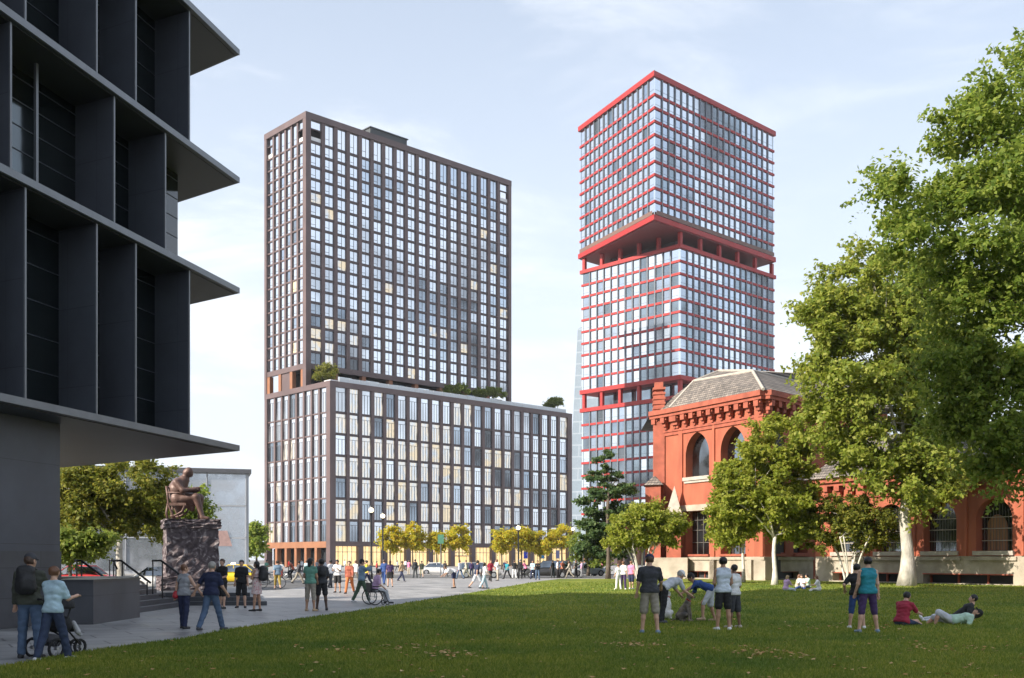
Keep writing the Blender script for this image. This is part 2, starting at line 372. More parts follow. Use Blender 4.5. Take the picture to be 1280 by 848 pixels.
def grassmat(name, c1, c2, c3, tr):
    m = leafmat(name, c1, c2, c3, tr); nt = m.node_tree; L = nt.links.new
    rp = [n for n in nt.nodes if n.type == 'VALTORGB'][0]; tg = [l.to_socket for l in rp.outputs[0].links]
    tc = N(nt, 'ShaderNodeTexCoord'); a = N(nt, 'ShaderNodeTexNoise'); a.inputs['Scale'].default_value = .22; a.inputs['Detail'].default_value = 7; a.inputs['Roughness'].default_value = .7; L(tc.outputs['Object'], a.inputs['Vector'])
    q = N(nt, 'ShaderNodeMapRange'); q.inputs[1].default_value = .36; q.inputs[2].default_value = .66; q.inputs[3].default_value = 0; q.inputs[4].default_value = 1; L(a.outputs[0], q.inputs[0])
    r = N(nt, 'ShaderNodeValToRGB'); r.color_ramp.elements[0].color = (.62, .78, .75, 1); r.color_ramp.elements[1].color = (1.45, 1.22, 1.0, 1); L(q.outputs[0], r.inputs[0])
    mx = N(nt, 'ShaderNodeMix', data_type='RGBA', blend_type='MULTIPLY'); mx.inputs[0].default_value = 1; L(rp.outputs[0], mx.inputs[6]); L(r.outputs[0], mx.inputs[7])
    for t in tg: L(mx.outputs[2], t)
    return m
# grass blades
rg = np.random.default_rng(3)
def inpoly(x, y, poly):
    r = np.zeros(len(x), bool); j = len(poly) - 1
    for i in range(len(poly)):
        xi, yi = poly[i]; xj, yj = poly[j]
        r ^= ((yi > y) != (yj > y)) & (x < (xj - xi) * (y - yi) / (yj - yi + 1e-12) + xi); j = i
    return r
n = 420000
D = 1 / rg.uniform(1 / 78, 1 / 13.2, n); X = rg.uniform(-.53, .56, n) * D
k = inpoly(X, D - .03, lawn_poly); X, D = X[k], D[k]; n = len(X)
h = rg.uniform(.020, .055, n) * (1 + D / 80); wd = .00042 * D + .003; a = rg.uniform(0, 2 * np.pi, n)
ln = rg.normal(0, .45, (n, 2)) * h[:, None]
V = np.zeros((n, 3, 3), np.float32)
V[:, 0] = np.stack([X - np.cos(a) * wd, D - np.sin(a) * wd, np.full(n, LZ - .004)], 1)
V[:, 1] = np.stack([X + np.cos(a) * wd, D + np.sin(a) * wd, np.full(n, LZ - .004)], 1)
V[:, 2] = np.stack([X + ln[:, 0], D + ln[:, 1], LZ + h], 1)
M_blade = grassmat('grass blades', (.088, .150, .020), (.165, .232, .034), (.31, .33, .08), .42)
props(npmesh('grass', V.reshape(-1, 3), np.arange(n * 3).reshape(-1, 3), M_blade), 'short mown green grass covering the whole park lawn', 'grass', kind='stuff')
# orange leaf-shaped flakes standing in for sun flecks on the grass
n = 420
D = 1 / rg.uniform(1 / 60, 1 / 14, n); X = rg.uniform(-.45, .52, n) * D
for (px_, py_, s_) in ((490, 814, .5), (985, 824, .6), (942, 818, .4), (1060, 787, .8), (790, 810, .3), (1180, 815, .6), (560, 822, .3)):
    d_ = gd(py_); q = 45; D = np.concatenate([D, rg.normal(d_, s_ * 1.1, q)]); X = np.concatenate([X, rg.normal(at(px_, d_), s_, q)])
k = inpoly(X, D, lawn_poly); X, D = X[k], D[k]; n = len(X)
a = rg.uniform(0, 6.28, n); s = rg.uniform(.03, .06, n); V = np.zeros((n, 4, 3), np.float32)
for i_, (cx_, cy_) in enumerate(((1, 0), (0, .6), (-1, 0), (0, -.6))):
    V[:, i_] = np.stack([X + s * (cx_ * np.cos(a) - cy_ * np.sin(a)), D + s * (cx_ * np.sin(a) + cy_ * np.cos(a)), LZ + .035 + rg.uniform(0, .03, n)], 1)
props(npmesh('sun_fleck_flakes', V.reshape(-1, 3), np.arange(n * 4).reshape(-1, 4), leafmat('sun fleck orange', (.42, .20, .05), (.5, .28, .09), (.62, .42, .18), .1)), 'orange leaf shapes standing in for sun flecks on the shaded lawn', 'leaves', kind='stuff')

# ================================================================ BROWN HIGH-RISE
Cc = (at(413, 250), 250.0)
PT = zat(476, 250)                       # podium roof
LPL, LPR = 29.5, 82.9
hr = thing('high_rise', 'brown gridded high-rise with a pale windowed tower set back on a lower block', 'building', (Cc[0], Cc[1], 0))
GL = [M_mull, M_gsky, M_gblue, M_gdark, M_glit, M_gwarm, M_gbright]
cells = Cells()
fR = Fr(Cc, DR, NR); fL = Fr(Cc, DL, NL)
mb = MB()
foot = lambda o, lr, ll, i: [off(off(o, DR, i), DL, i), off(off(o, DR, lr - i), DL, i), off(off(o, DR, lr - i), DL, ll - i), off(off(o, DR, i), DL, ll - i)]
pz = [6.1 + k * (PT - 1.3 - 6.1 - .9) / 7 for k in range(7)] + [PT - 1.3]
def chP(i, r):
    if i < 3: return pick([1, .6, .3, .6, 5])
    if i > 15: return pick([5, 3, 1, .5, 1.0])
    if r >= 5: return pick([3.5, 2, .4, .5, 2.6])
    return pick([1.0, .6, .5, 1.6, 5.5])
grid(mb, cells, fR, 1.3, LPR - 1.3, pz, 22, .95, .55, .20, .06, 2, chP, band_mi=1)
grid(mb, cells, fL, 1.3, LPL - .8, pz, 8, .75, .34, .16, .05, 2, lambda i, r: pick([1, .8, .1, .1, .2, 7]) if r > 1 else pick([2, 2, 1, .8, 1, 1]), band_mi=0)
CRN = [(0, 0), (LPR, 0), (LPR, LPL), (0, LPL)]
def post(mb, o, u, t, w_, z0, z1, mi=0, e=.35):
    # square post at footprint coords (u along DR, t along DL)
    p = lambda a, b: off(off(o, DR, a), DL, b)
    mb.prism([p(u[0], t[0]), p(u[1], t[0]), p(u[1], t[1]), p(u[0], t[1])], z0, z1, mi)
post(mb, Cc, (-.35, 1.3), (-.35, 1.3), 0, 0, PT - 1.3)
post(mb, Cc, (LPR - 1.3, LPR + .35), (-.35, 1.3), 0, 0, PT - 1.3)
post(mb, Cc, (-.35, 1.3), (LPL - .8, LPL + .35), 0, 0, PT - 1.3)
post(mb, Cc, (-.38, LPR + .38), (-.38, LPL + .38), 0, PT - 1.3, PT)      # parapet slab / roof
post(mb, Cc, (.5, LPR - .5), (-.10, 1.2), 0, 5.0, 6.1)                     # belt above the shops
post(mb, Cc, (-.38, .6), (1.3, LPL - .8), 0, 4.6, 6.1, 2)
mb.prism(foot(Cc, LPR, LPL, 1.6), 0.0, PT - 1.35, 3)
mb.build('podium_frame', [M_brown, M_brownd, M_orange, M_inter], hr)
# shops
for i in range(11):
    u0 = 1.3 + i * (LPR - 2.6) / 11; u1 = u0 + (LPR - 2.6) / 11
    s_ = MB(); a, b_ = u0 + (.75 if i else .0), u1 - (.75 if i < 10 else 0)
    if i == 5:
        s_.fbox(fR, a, b_, -.75, -.68, 2.7, 4.98, 0)
        s_.fbox(fR, a, a + .9, -.75, -.68, 0, 2.7, 0); s_.fbox(fR, b_ - .9, b_, -.75, -.68, 0, 2.7, 0)
        s_.fbox(fR, a + .9, b_ - .9, -1.0, -.95, 0, 2.6, 0)
        s_.fbox(fR, a + .7, b_ - .7, -.6, 1.5, 2.62, 2.82, 1)
    else: s_.fbox(fR, a, b_, -.75, -.68, .3, 4.98, 0)
    for k in range(1, 5):
        um = a + (b_ - a) * k / 5; s_.fbox(fR, um - .05, um + .05, -.67, -.58, 0 if i != 5 else 2.83, 4.98, 1)
    s_.fbox(fR, a, b_, -.67, -.57, 3.55, 3.66, 1)
    if i != 5: s_.fbox(fR, a, b_, -.76, -.56, 0, .28, 1)
    s_.build('shop_window', [M_shop, M_mull], hr)
    if i:
        p_ = MB(); p_.fbox(fR, u0 - .75, u0 + .75, -.9, .33, 0, 4.98); p_.build('pier', M_brown, hr)
for i in range(6):
    u0 = 1.3 + i * (LPL - 2.1) / 6
    if i: p_ = MB(); p_.fbox(fL, u0 - .5, u0 + .5, -.9, .33, 0, 4.58); p_.build('pier', M_orange, hr)
    s_ = MB(); s_.fbox(fL, u0 + (.5 if i else 0), u0 + (LPL - 2.1) / 6 - .5, -1.45, -1.38, 0, 4.5, 0)
    for k in (1, 2): s_.fbox(fL, u0 + .5 + k * 1.2 - .05, u0 + .5 + k * 1.2 + .05, -1.37, -1.30, 0, 4.5, 1)
    s_.build('shop_window', [M_gdark, M_mull], hr)
# tower on top
Tc = off(Cc, DL, 10.5); TT = 1.7 + 560 * Tc[1] / F0; TLL, TLR = 19.0, 68.4
tR = Fr(Tc, DR, NR); tL = Fr(Tc, DL, NL)
mb = MB()
z0t = 50.0; tz = [z0t + k * 3.04 for k in range(19)] + [TT - 1.5]
tz[0] = z0t
def chT(i, r):
    v_ = math.sin(i * .55 + r * .35) + math.sin(i * .21 - r * .5 + 2) + rnd.uniform(-.5, .5) + (i - 9) * .12  # smooth waves clump the pane tints as painted reflections, darker to the right
    if i >= 4 or r > 4:
        if rnd.random() < (.10 if (i > 9 and 2 < r < 12) else .015): return 4
        return 1 if v_ < .9 else (2 if v_ < 2.6 else 3)
    x = i / 18.
    if r < 2 + (i < 3) * 0 and i < 4: return pick([.3, .6, 3, 1.5, .5])
    if r == 3 and i < 3: return pick([0, 0, .5, 5, 1])
    lit = .9 if (i > 9 and 3 < r < 12) else .15
    return pick([5 * (1 - x) + .4, 2.6 + 2 * x, .2 + 2.6 * x * (r < 13) + .5 * x, lit * .6, .5])
skipR = {(0, 18), (17, 18)}
grid(mb, cells, tR, 1.1, TLR - .7, tz, 18, 1.05, .58, .20, .05, 1, chT, skip=skipR)
skipL = {(0, 18), (5, 18)}
grid(mb, cells, tL, 1.1, TLL - .7, tz, 6, .75, .36, .12, .04, 3, lambda i, r: pick([1.5, .8, .1, .1, .1, 6]), skip=skipL, band_mi=0)
# corner loggias: upper light above an open hole with a white rail
for fr_, i_, nb_, u0_, u1_, pw_ in ((tR, 0, 18, 1.1, TLR - .7, 1.05), (tR, 17, 18, 1.1, TLR - .7, 1.05), (tL, 0, 6, 1.1, TLL - .7, .75), (tL, 5, 6, 1.1, TLL - .7, .75)):
    bw_ = (u1_ - u0_) / nb_; a = u0_ + i_ * bw_ + (pw_ / 2 if i_ else 0); b_ = u0_ + (i_ + 1) * bw_ - (pw_ / 2 if i_ < nb_ - 1 else 0)
    zl = tz[18] + .43; cells.add(fr_, a, b_, tz[19] - 2.1, tz[19], 0, 1)
    mb.fbox(fr_, a, b_, -.30, -.22, zl, zl + .9, 4)
    mb.fbox(fr_, a, b_, -.4, .1, tz[19] - 2.35, tz[19] - 2.1, 1)
post(mb, Tc, (-.38, 1.1), (-.38, 1.1), 0, PT, TT - 1.5)
post(mb, Tc, (TLR - .7, TLR + .38), (-.38, .9), 0, PT, TT - 1.5)
post(mb, Tc, (-.38, .9), (TLL - .7, TLL + .38), 0, PT, TT - 1.5)
post(mb, Tc, (-.42, TLR + .42), (-.42, TLL + .42), 0, TT - 1.5, TT)
post(mb, Tc, (1.11, TLR - .71), (-.25, .5), 0, z0t - 1.3, z0t)
post(mb, Tc, (-.25, .5), (1.11, TLL - .71), 0, z0t - 1.3, z0t)
mb.prism(foot(Tc, TLR, TLL, 1.9), z0t - .6, TT - 1.55, 3)
mb.prism(foot(Tc, TLR, TLL, 5), PT + .02, z0t - .7, 3)
mb.build('tower_frame', [M_brown, M_brownd, M_orange, M_inter, M_white], hr)
# open terrace storey: columns and back glazing
for i in range(1, 8):
    u = i * TLR / 8; c_ = MB(); c_.fbox(tR, u - .6, u + .6, -1.3, .1, PT + .03, z0t - 1.31); c_.build('terrace_column', M_orange, hr)
    g_ = MB(); g_.fbox(tR, u + .9, u + TLR / 8 - .9, -2.3, -2.2, PT + .6, z0t - 1.8, 1 if i % 3 else 0)
    g_.build('terrace_glazing', [M_gdark, M_gsky], hr)
for (a, b_, z_) in ((1.12, 2.3, 0), (6.2, 7.4, 0), (11.6, 12.8, 0), (17.0, 18.28, 0)):
    c_ = MB(); c_.fbox(tL, a, b_, -.9, .18, PT + .02, z0t - 1.31); c_.build('terrace_column', M_orange, hr)
c_ = MB(); c_.fbox(tL, 7.4, 11.6, -.5, -.05, PT + .02, z0t - 1.31); c_.build('terrace_panel', M_brown, hr)
c_ = MB()
c_.fbox(tR, 21, 33, -10, -2.6, TT, TT + 2.9); c_.fbox(tR, 20.7, 33.3, -10.3, -2.3, TT + 2.9, TT + 3.15)
c_.build('roof_plant_room', mat('dark grey louvre', (.06, .07, .075), .6, 0, .15, .3), hr)
bal = MB(); bal.fbox(fR, 3, LPR - 1, -.9, -.82, PT + .02, PT + 1.25, 0)
for k in range(28): bal.fbox(fR, 3 + k * (LPR - 4.1) / 27, 3.08 + k * (LPR - 4.1) / 27, -.81, -.74, PT + .02, PT + 1.3, 1)
bal.build('balustrade', [mat('frosted white balustrade glass', (.62, .66, .68), .25, 0, .05), M_white], hr)
pl = MB()
for a, b_ in ((1.5, 9), (38, 52), (55, 62), (70, 80)): pl.fbox(fR, a, b_, -5, -2.2, PT + .02, PT + .75)
pl.build('roof_planter', M_white, hr)
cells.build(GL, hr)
# posters in the shop windows
for px_, col in ((656, (.02, .05, .55)), (677, (.04, .22, .42)), (696, (.2, .2, .35))):
    r_ = (px_ - 640) / F0
    s_ = -(Cc[0] - r_ * Cc[1]) / (DR[0] - r_ * DR[1])
    q = MB(); q.fbox(fR, s_ - .7, s_ + .7, .40, .46, 2.1, 4.4); q.fbox(fR, s_ - .74, s_ + .74, .345, .395, 2.05, 4.45, 1)
    q.build('banner', [mat('banner cloth %d' % px_, col, .7), M_mull], hr)

# ================================================================ RED TOWER
Mc = (at(850, 330), 330.0); Uc = (at(818, 320), 320.0); ULp = (at(725, 361.5), 361.5)
rt = thing('red_tower', 'tall glass tower with red floor bands and an overhanging twisted top block', 'building', (Mc[0], Mc[1], 0))
GR = [M_rmull, glass('pale tower glass', (.85, .89, .92), (.20, .23, .26), .05, (.26, .46), .035, bump=.01), M_gblue, M_gdark, glass('smoky tower glass', (.38, .45, .50), (.04, .05, .055), .06, (.34, .58), .05, bump=.01), M_gbright]
rc = Cells()
def redface(mb, fr, L_, zs, nb, choose, bandh=.74, edge_=.6):
    grid(mb, rc, fr, edge_, L_ - edge_, zs, nb, .50, bandh, .12, .16, 3, choose, band_mi=0, pier_mi=1)
    for r in range(1, len(zs) - 1):
        mb.fbox(fr, -.12, edge_, -.40, .165, zs[r] - bandh / 2, zs[r] + bandh / 2, 0)
        mb.fbox(fr, L_ - edge_, L_ + .1, -.40, .165, zs[r] - bandh / 2, zs[r] + bandh / 2, 0)
    for r in range(len(zs) - 1):
        mb.fbox(fr, .32, edge_, -.42, -.1, zs[r], zs[r + 1] , 2)
        mb.fbox(fr, L_ - edge_, L_ - .02, -.42, -.1, zs[r], zs[r + 1], 2)
mb = MB()
LMR, LMLf = 53.3, 42.0
ml_ = Fr(Mc, DL, NL); mr_ = Fr(Mc, DR, NR)
zm = [59.8 + k * (99.7 - 59.8) / 10 for k in range(11)]
chR = lambda i, r: (lambda v: 1 if v < -.1 else (2 if v < 1.7 else 4))(math.sin(i * .5 + r * .3) + math.sin(r * .45 - i * .2) + rnd.uniform(-.8, .8) + i * .06)  # pane tints waved in clumps to imitate reflections
chL = lambda i, r: pick([2, 1.2, .3, .5, 4]) if i > 6 else (pick([1.2, .8, .8, 3.2]) if i < 5 and r < 9 else pick([3, 1, .5, 1, 2]))
redface(mb, mr_, LMR, zm, 16, chR); redface(mb, ml_, LMLf, zm, 13, chL)
footm = lambda i: foot(Mc, LMR, LMLf, i)
mb.prism(footm(-.5), 99.7, 100.9, 0); mb.prism(footm(-.5), 58.4, 59.8, 0)
mb.prism(footm(1.0), 59.81, 99.69, 3)
zl = [13.0 + k * (52.2 - 13.0) / 9 for k in range(10)]
redface(mb, mr_, LMR, zl, 16, chR); redface(mb, ml_, LMLf, zl, 13, lambda i, r: pick([1.4, 2.5, 1.5, 3.5 if r < 6 else 1]))
mb.prism(footm(-.5), 52.2, 53.5, 0); mb.prism(footm(-.3), 11.8, 13.0, 0); mb.prism(footm(1.0), 13.01, 52.19, 3)
mb.prism(footm(4.0), 53.51, 58.39, 4); mb.prism(footm(3), 0, 11.79, 5)
mb.prism(footm(7.0), 100.91, 104.88, 5)
mb.build('lower_blocks', [M_red, M_rmull, GR[1], M_inter, GR[3], M_brownd], rt)
# upper block
dUR = (DR[0], DR[1]); URp = off(Uc, DR, 65.6)
dUL = (ULp[0] - Uc[0], ULp[1] - Uc[1]); LUL = math.hypot(*dUL)
uR = Fr(Uc, DR, NR); uL = Fr(Uc, dUL, (-dUL[1], dUL[0]))
mb = MB()
zu = [106.8] + [111.0 + k * 4.07 for k in range(9)] + [149.0]
redface(mb, uR, 65.6, zu, 20, lambda i, r: (lambda v: 1 if v < .1 else (2 if v < 2.0 else 4))(math.sin(i * .4 + r * .35) + math.sin(r * .5 - i * .25) + rnd.uniform(-.8, .8) + i * .05))
redface(mb, uL, LUL, zu, 15, lambda i, r: pick([2.5, 1.2, .2, .3, 4]), .75)
bk = off(ULp, DR, 58)
def up(i):
    c = ((Uc[0] + URp[0] + bk[0] + ULp[0]) / 4, (Uc[1] + URp[1] + bk[1] + ULp[1]) / 4)
    out = []
    for p in (Uc, URp, bk, ULp):
        dx, dy = p[0] - c[0], p[1] - c[1]; l = math.hypot(dx, dy); out.append((p[0] + dx / l * i, p[1] + dy / l * i))
    return out
mb.prism(up(.7), 149.0, 150.6, 0); mb.prism(up(.7), 105.2, 106.8, 0); mb.prism(up(-2.0), 106.81, 148.99, 3)
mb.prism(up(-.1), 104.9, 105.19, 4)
mb.build('top_block', [M_red, M_rmull, GR[1], M_inter, M_redl], rt)
# terrace columns between the blocks
for (frm, us, za, zb, L_) in ((mr_, 5, 100.91, 104.89, LMR), (ml_, 5, 100.91, 104.89, LMLf), (mr_, 5, 53.51, 58.39, LMR), (ml_, 5, 53.51, 58.39, LMLf)):
    for i in range(us + 1):
        if frm is ml_ and i == 0: continue
        u = .8 + i * (L_ - 1.6) / us
        c_ = MB(); c_.fbox(frm, u - .55, u + .55, -1.1, 0, za, zb); c_.build('column', M_red, rt)
for i in range(6):
    u = .8 + i * (LMLf - 1.6) / 5; c_ = MB(); c_.fbox(ml_, u - .7, u + .7, -1.1, .2, 0, 11.79); c_.build('column', M_orange, rt)
rb = MB()
rb.fbox(uR, .5, 65, .46, .50, 106.9, 108.2); rb.fbox(uL, .5, LUL - .5, .46, .50, 106.9, 108.2)
rb.build('balustrade', mat('bronze mesh', (.16, .09, .07), .6), rt)
rc.build(GR, rt)

# ================================================================ PALE DISTANT TOWER
sl = thing('skyscraper', 'pale tapering glass skyscraper fading behind the red tower', 'building', (at(735, 760), 760, 0))
Hs = zat(412, 760); mb = MB()
x0, x1, xt = at(706, 760), at(760, 760), at(722, 760)
vs = [(x0, 752, 0), (x1, 740, 0), (x1, 790, 0), (x0 + 3, 790, 0), (xt, 758, Hs), (x1 - 4, 752, Hs + 8), (x1 - 4, 780, Hs + 8), (xt + 2, 780, Hs)]
mb.add(vs, [(0, 3, 2, 1), (4, 5, 6, 7), (0, 1, 5, 4), (1, 2, 6, 5), (2, 3, 7, 6), (3, 0, 4, 7)])
M_pale = brickmat('pale curtain wall', (.22, .27, .32), (.20, .25, .30), (.30, .35, .40), 400, 8.4, .5, .25, True, 0, .5, noise=.1)
mb.build('glass_shaft', M_pale, sl)

# ================================================================ GREY BUILDING BEHIND THE STATUE
gb = thing('office_block', 'low pale grey flat-roofed office block behind the seated statue', 'building', (at(230, 135), 135, 0))
M_greyb = mat('haze-paled ribbed metal panels', (.48, .49, .51), .5, .1, .12, .15)  # wall and glass colours lightened, low in contrast, to paint in haze
M_greyg = glass('haze-paled grey glass', (.62, .65, .69), (.34, .36, .39), .2, (.3, .62), .35)
gx1 = at(311, 131); gz = zat(592, 131)
gfr = Fr((gx1, 131), (-1, -.30), (.30, -1)); gsd = Fr((gx1, 131), (.25, 1), (1, -.25))
mb = MB(); mb.fbox(gfr, 0, 38, -16, -.12, 0, gz - .02, 0); mb.fbox(gfr, -.3, 38.2, -16.1, .3, gz - .02, gz + .5, 1); mb.build('walls', [M_greyb, M_mull], gb)
for r in range(3):
    for i in range(8):
        q = MB(); u = .4 + i * 4.7; z_ = .5 + r * 4.0; q.fbox(gfr, u, u + 4.5, -.1, -.05, z_, z_ + 3.8, 0)
        q.fbox(gfr, u - .1, u, -.1, .06, z_, z_ + 3.9, 1); q.fbox(gfr, u, u + 4.5, -.1, .02, z_ + 3.82, z_ + 3.98, 1)
        q.build('window', [M_greyg, M_greyb], gb)
q = MB(); q.fprism(gfr, [(2.0, 3.4), (4.3, 3.4), (5.2, 4.3), (4.0, 5.3), (2.6, 5.3)], -.02, .10); q.build('roundel', mat('pale red sign', (.46, .30, .27), .6), gb)  # red toned down towards grey

# ================================================================ DARK BUILDING ON THE LEFT
Pt = (at(298, 35), 35.0); A = (.2298, .9732); B = (-.81, .587); Wd = (-.888, .459)
lb = thing('slab_building', 'dark slate office building with projecting floor slabs and vertical fins', 'building', (-12, 28, 0))
def lp(t, s=0): return off(off(Pt, A, -t), B, s)
slabs = [5.30, 10.55, 14.23, 18.49, 22.6, 26.7, 30.8]  # upper floors are unseen, extended with the far edge to shade the lawn
mA = (-A[0], -A[1])
for z_ in slabs:
    mb = MB(); mb.prism([lp(0), lp(58), off(lp(58), B, 26), off(lp(0), B, 10.5)], z_ + .02, z_ + .20, 0)
    mb.prism([lp(.12, .12), lp(57.5, .12), off(lp(57.5), B, 25.7), off(lp(.12), B, 10.3)], z_ - .0, z_ + .02, 1)
    mb.prism([lp(-.04, -.04), lp(58, -.06), lp(58, .02), lp(0, .04)], z_ + .03, z_ + .215, 2)
    mb.build('floor_slab', [M_slate, M_soff, M_slatee], lb)
fins1 = [3.03, 5.86, 7.64, 10.4, 12.3, 14.6, 16.5, 19, 21.2, 24]
fins2 = [4.36, 6.87, 10.9, 13.0, 15.4, 17.8, 20.2, 23]
def tt(px):
    r_ = (px - 640) / F0; return (Pt[0] - r_ * Pt[1]) / (A[0] - r_ * A[1])
for k in range(len(slabs) - 1):
    z0_, z1_ = slabs[k] + .2, slabs[k + 1]
    even = (k % 2 == 0); t0_ = 3.0 if even else 1.6
    body = MB()
    c0 = off(lp(t0_), Wd, 1.5 if even else 1.56)
    body.prism([c0, off(c0, mA, 50), off(off(c0, mA, 50), B, 22), off(c0, B, 7)], z0_ + .002, z1_ - .002, 0)
    g = Fr(c0, mA, (-mA[1] * -1, mA[0] * -1)) if False else Fr(c0, mA, (A[1], -A[0]))
    for h_ in (.22, .4, .58, .76, .93):
        body.fbox(g, 0.02, 50, .0, .02, z0_ + (z1_ - z0_) * h_, z0_ + (z1_ - z0_) * h_ + .02, 1)
    body.build('glazing', [M_dkglass, M_slate], lb)
    for t in (fins1 if even else fins2):
        q0 = off(lp(t), B, .12); q1 = off(q0, Wd, 1.5)
        f_ = MB(); f_.prism([q0, off(q0, A, .06), off(q1, A, .06), q1], z0_, z1_ - .002, 0)
        e0 = off(q0, Wd, -.045)
        f_.prism([e0, off(e0, A, .065), off(q0, A, .065), q0], z0_ + .001, z1_ - .003, 1)
        f_.build('fin', [M_slate, M_slatee], lb)
        if even and t in (7.64, 3.03) or (not even and t == 4.36):
            pass
    if not even:
        q0 = off(lp(tt(70)), B, .9); f_ = MB(); f_.prism([q0, off(q0, A, .09), off(off(q0, A, .09), Wd, .09), off(q0, Wd, .09)], z0_, z1_ - .004); f_.build('mullion', M_slatee, lb)
W0 = (at(75, 27.9), 27.9)
mb = MB(); w1 = off(W0, mA, 45)
mb.prism([W0, w1, off(w1, B, 20), off(W0, (-1, .05), 14)], 0, 5.298, 0)
mb.prism([off(W0, (.7, .1), .03), off(w1, (1, 0), .03), off(w1, (1, 0), -.01), off(W0, (-1, 0), 14), off(off(W0, (-1, 0), 14), (0, -1), .04), ], 0, 0.01, 0)
mb.build('ground_wall', M_slate, lb)
mb = MB(); w0e = off(W0, (1, -.2), .04); mb.prism([w0e, off(w0e, mA, 45), off(off(w0e, mA, 45), (-1, 0), .3), off(off(W0, (-1, .05), .3), (0, 1), 0.0), off(W0, (0, 1), .04)], 0.005, 1.92); mb.build('granite_plinth', M_gran, lb)

# low granite walls, steps, rails
def gwall(label, poly, h_, cat='wall'):
    cx_ = sum(p[0] for p in poly) / len(poly); cy_ = sum(p[1] for p in poly) / len(poly)
    t = thing('granite_wall', label, cat, (cx_, cy_, 0), 'granite walls beside the steps')
    mb = MB(); mb.prism(poly, 0, h_ - .05); mb.build('wall_face', M_gran, t)
    mb = MB()
    out = [(cx_ + (p[0] - cx_) * 1.02, cy_ + (p[1] - cy_) * 1.02) for p in poly]
    mb.prism(out, h_ - .05, h_ + .01); mb.build('coping', mat('honed dark granite', (.05, .052, .06), .3), t)
gwall('low dark granite wall projecting beside the stroller', [(-11.82, 27.6), (-11.0, 27.6), (-11.0, 31.05), (-12.6, 31.05), (-12.3, 28.1)], 1.17)
gwall('low dark granite wall under the left handrails', [(-12.36, 31.1), (-11.67, 32.8), (-12.5, 33.4), (-14.6, 33.4), (-14.2, 31.1)], 1.17)
st = thing('granite_steps', 'broad shallow dark granite steps around the statue pedestal', 'steps', (-14.3, 44, 0))
for k in range(3):
    i = k * .42; mb = MB(); mb.prism([(-17 + 0, 38.6 + i), (at(336, 39.5) - i, 39.2 + i), (at(310, 48) - i * .5, 49.5), (-17, 49.5)], 0.15 * k, .15 * (k + 1)); mb.build('step', M_gran, st)
st2 = thing('granite_steps', 'narrow granite stair rising behind the low wall to the raised walk', 'steps', (-14, 36, 0))
for k in range(5):
    mb = MB(); mb.prism([(-12.0 - k * .32, 33.6), (-12.0 - k * .32, 38.3), (-17.9, 38.3), (-17.9, 33.6)], .16 * k + .001 * (k > 0), .16 * (k + 1)); mb.build('step', M_gran, st2)
def rail(label, pts, D, posts, z0=0.0):
    t = thing('handrail', label, 'handrail', (at(pts[0][0], D), D, z0), 'black steel handrails at the granite steps')
    mb = MB(); P3 = [(at(x, D), D + i * .02, zat(y, D)) for i, (x, y) in enumerate(pts)]
    mb.tube(P3, .038, 8); mb.build('top_rail', M_black, t, True)
    for x, y in posts:
        mb = MB(); mb.tube([(at(x, D), D, z0), (at(x, D), D, zat(y, D) - .02)], .025, 6); mb.build('post', M_black, t)
    mb = MB(); mb.tube([(at(posts[0][0], D), D, z0 + .45), (at(posts[-1][0], D), D, z0 + .3)], .016, 6); mb.build('lower_rail', M_black, t)
rail('leftmost black handrail, sloping down behind the granite wall', [(93, 701), (101, 701), (137, 727)], 35.2, [(96, 701), (102, 702), (133, 725)])
rail('middle black handrail, in front of the pale tree trunk', [(139, 701), (151, 701), (188, 729)], 36.6, [(142, 701), (153, 703), (184, 727)])
rail('rightmost black handrail, against the dark statue pedestal', [(190, 701), (201, 701), (236, 727)], 37.6, [(191, 701), (203, 703), (233, 726)])
rail('short black handrail standing free on the far side of the stairs', [(136, 700), (141, 700), (146, 712)], 39.5, [(137, 700), (145, 711)])

# ---------------------------------------------------------------- thin summer haze
hm = bpy.data.materials.new('thin summer haze'); hm.use_nodes = True; hn = hm.node_tree
hn.nodes.remove(hn.nodes['Principled BSDF']); pv = hn.nodes.new('ShaderNodeVolumePrincipled')
pv.inputs['Color'].default_value = (.90, .94, 1, 1); pv.inputs['Density'].default_value = .00012; pv.inputs['Anisotropy'].default_value = .2
hn.links.new(pv.outputs[0], [n for n in hn.nodes if n.type == 'OUTPUT_MATERIAL'][0].inputs['Volume'])
mb = MB(); mb.box(-3600, 3600, -700, 5100, -1.65, 185); props(mb.build('haze', hm), kind='stuff')
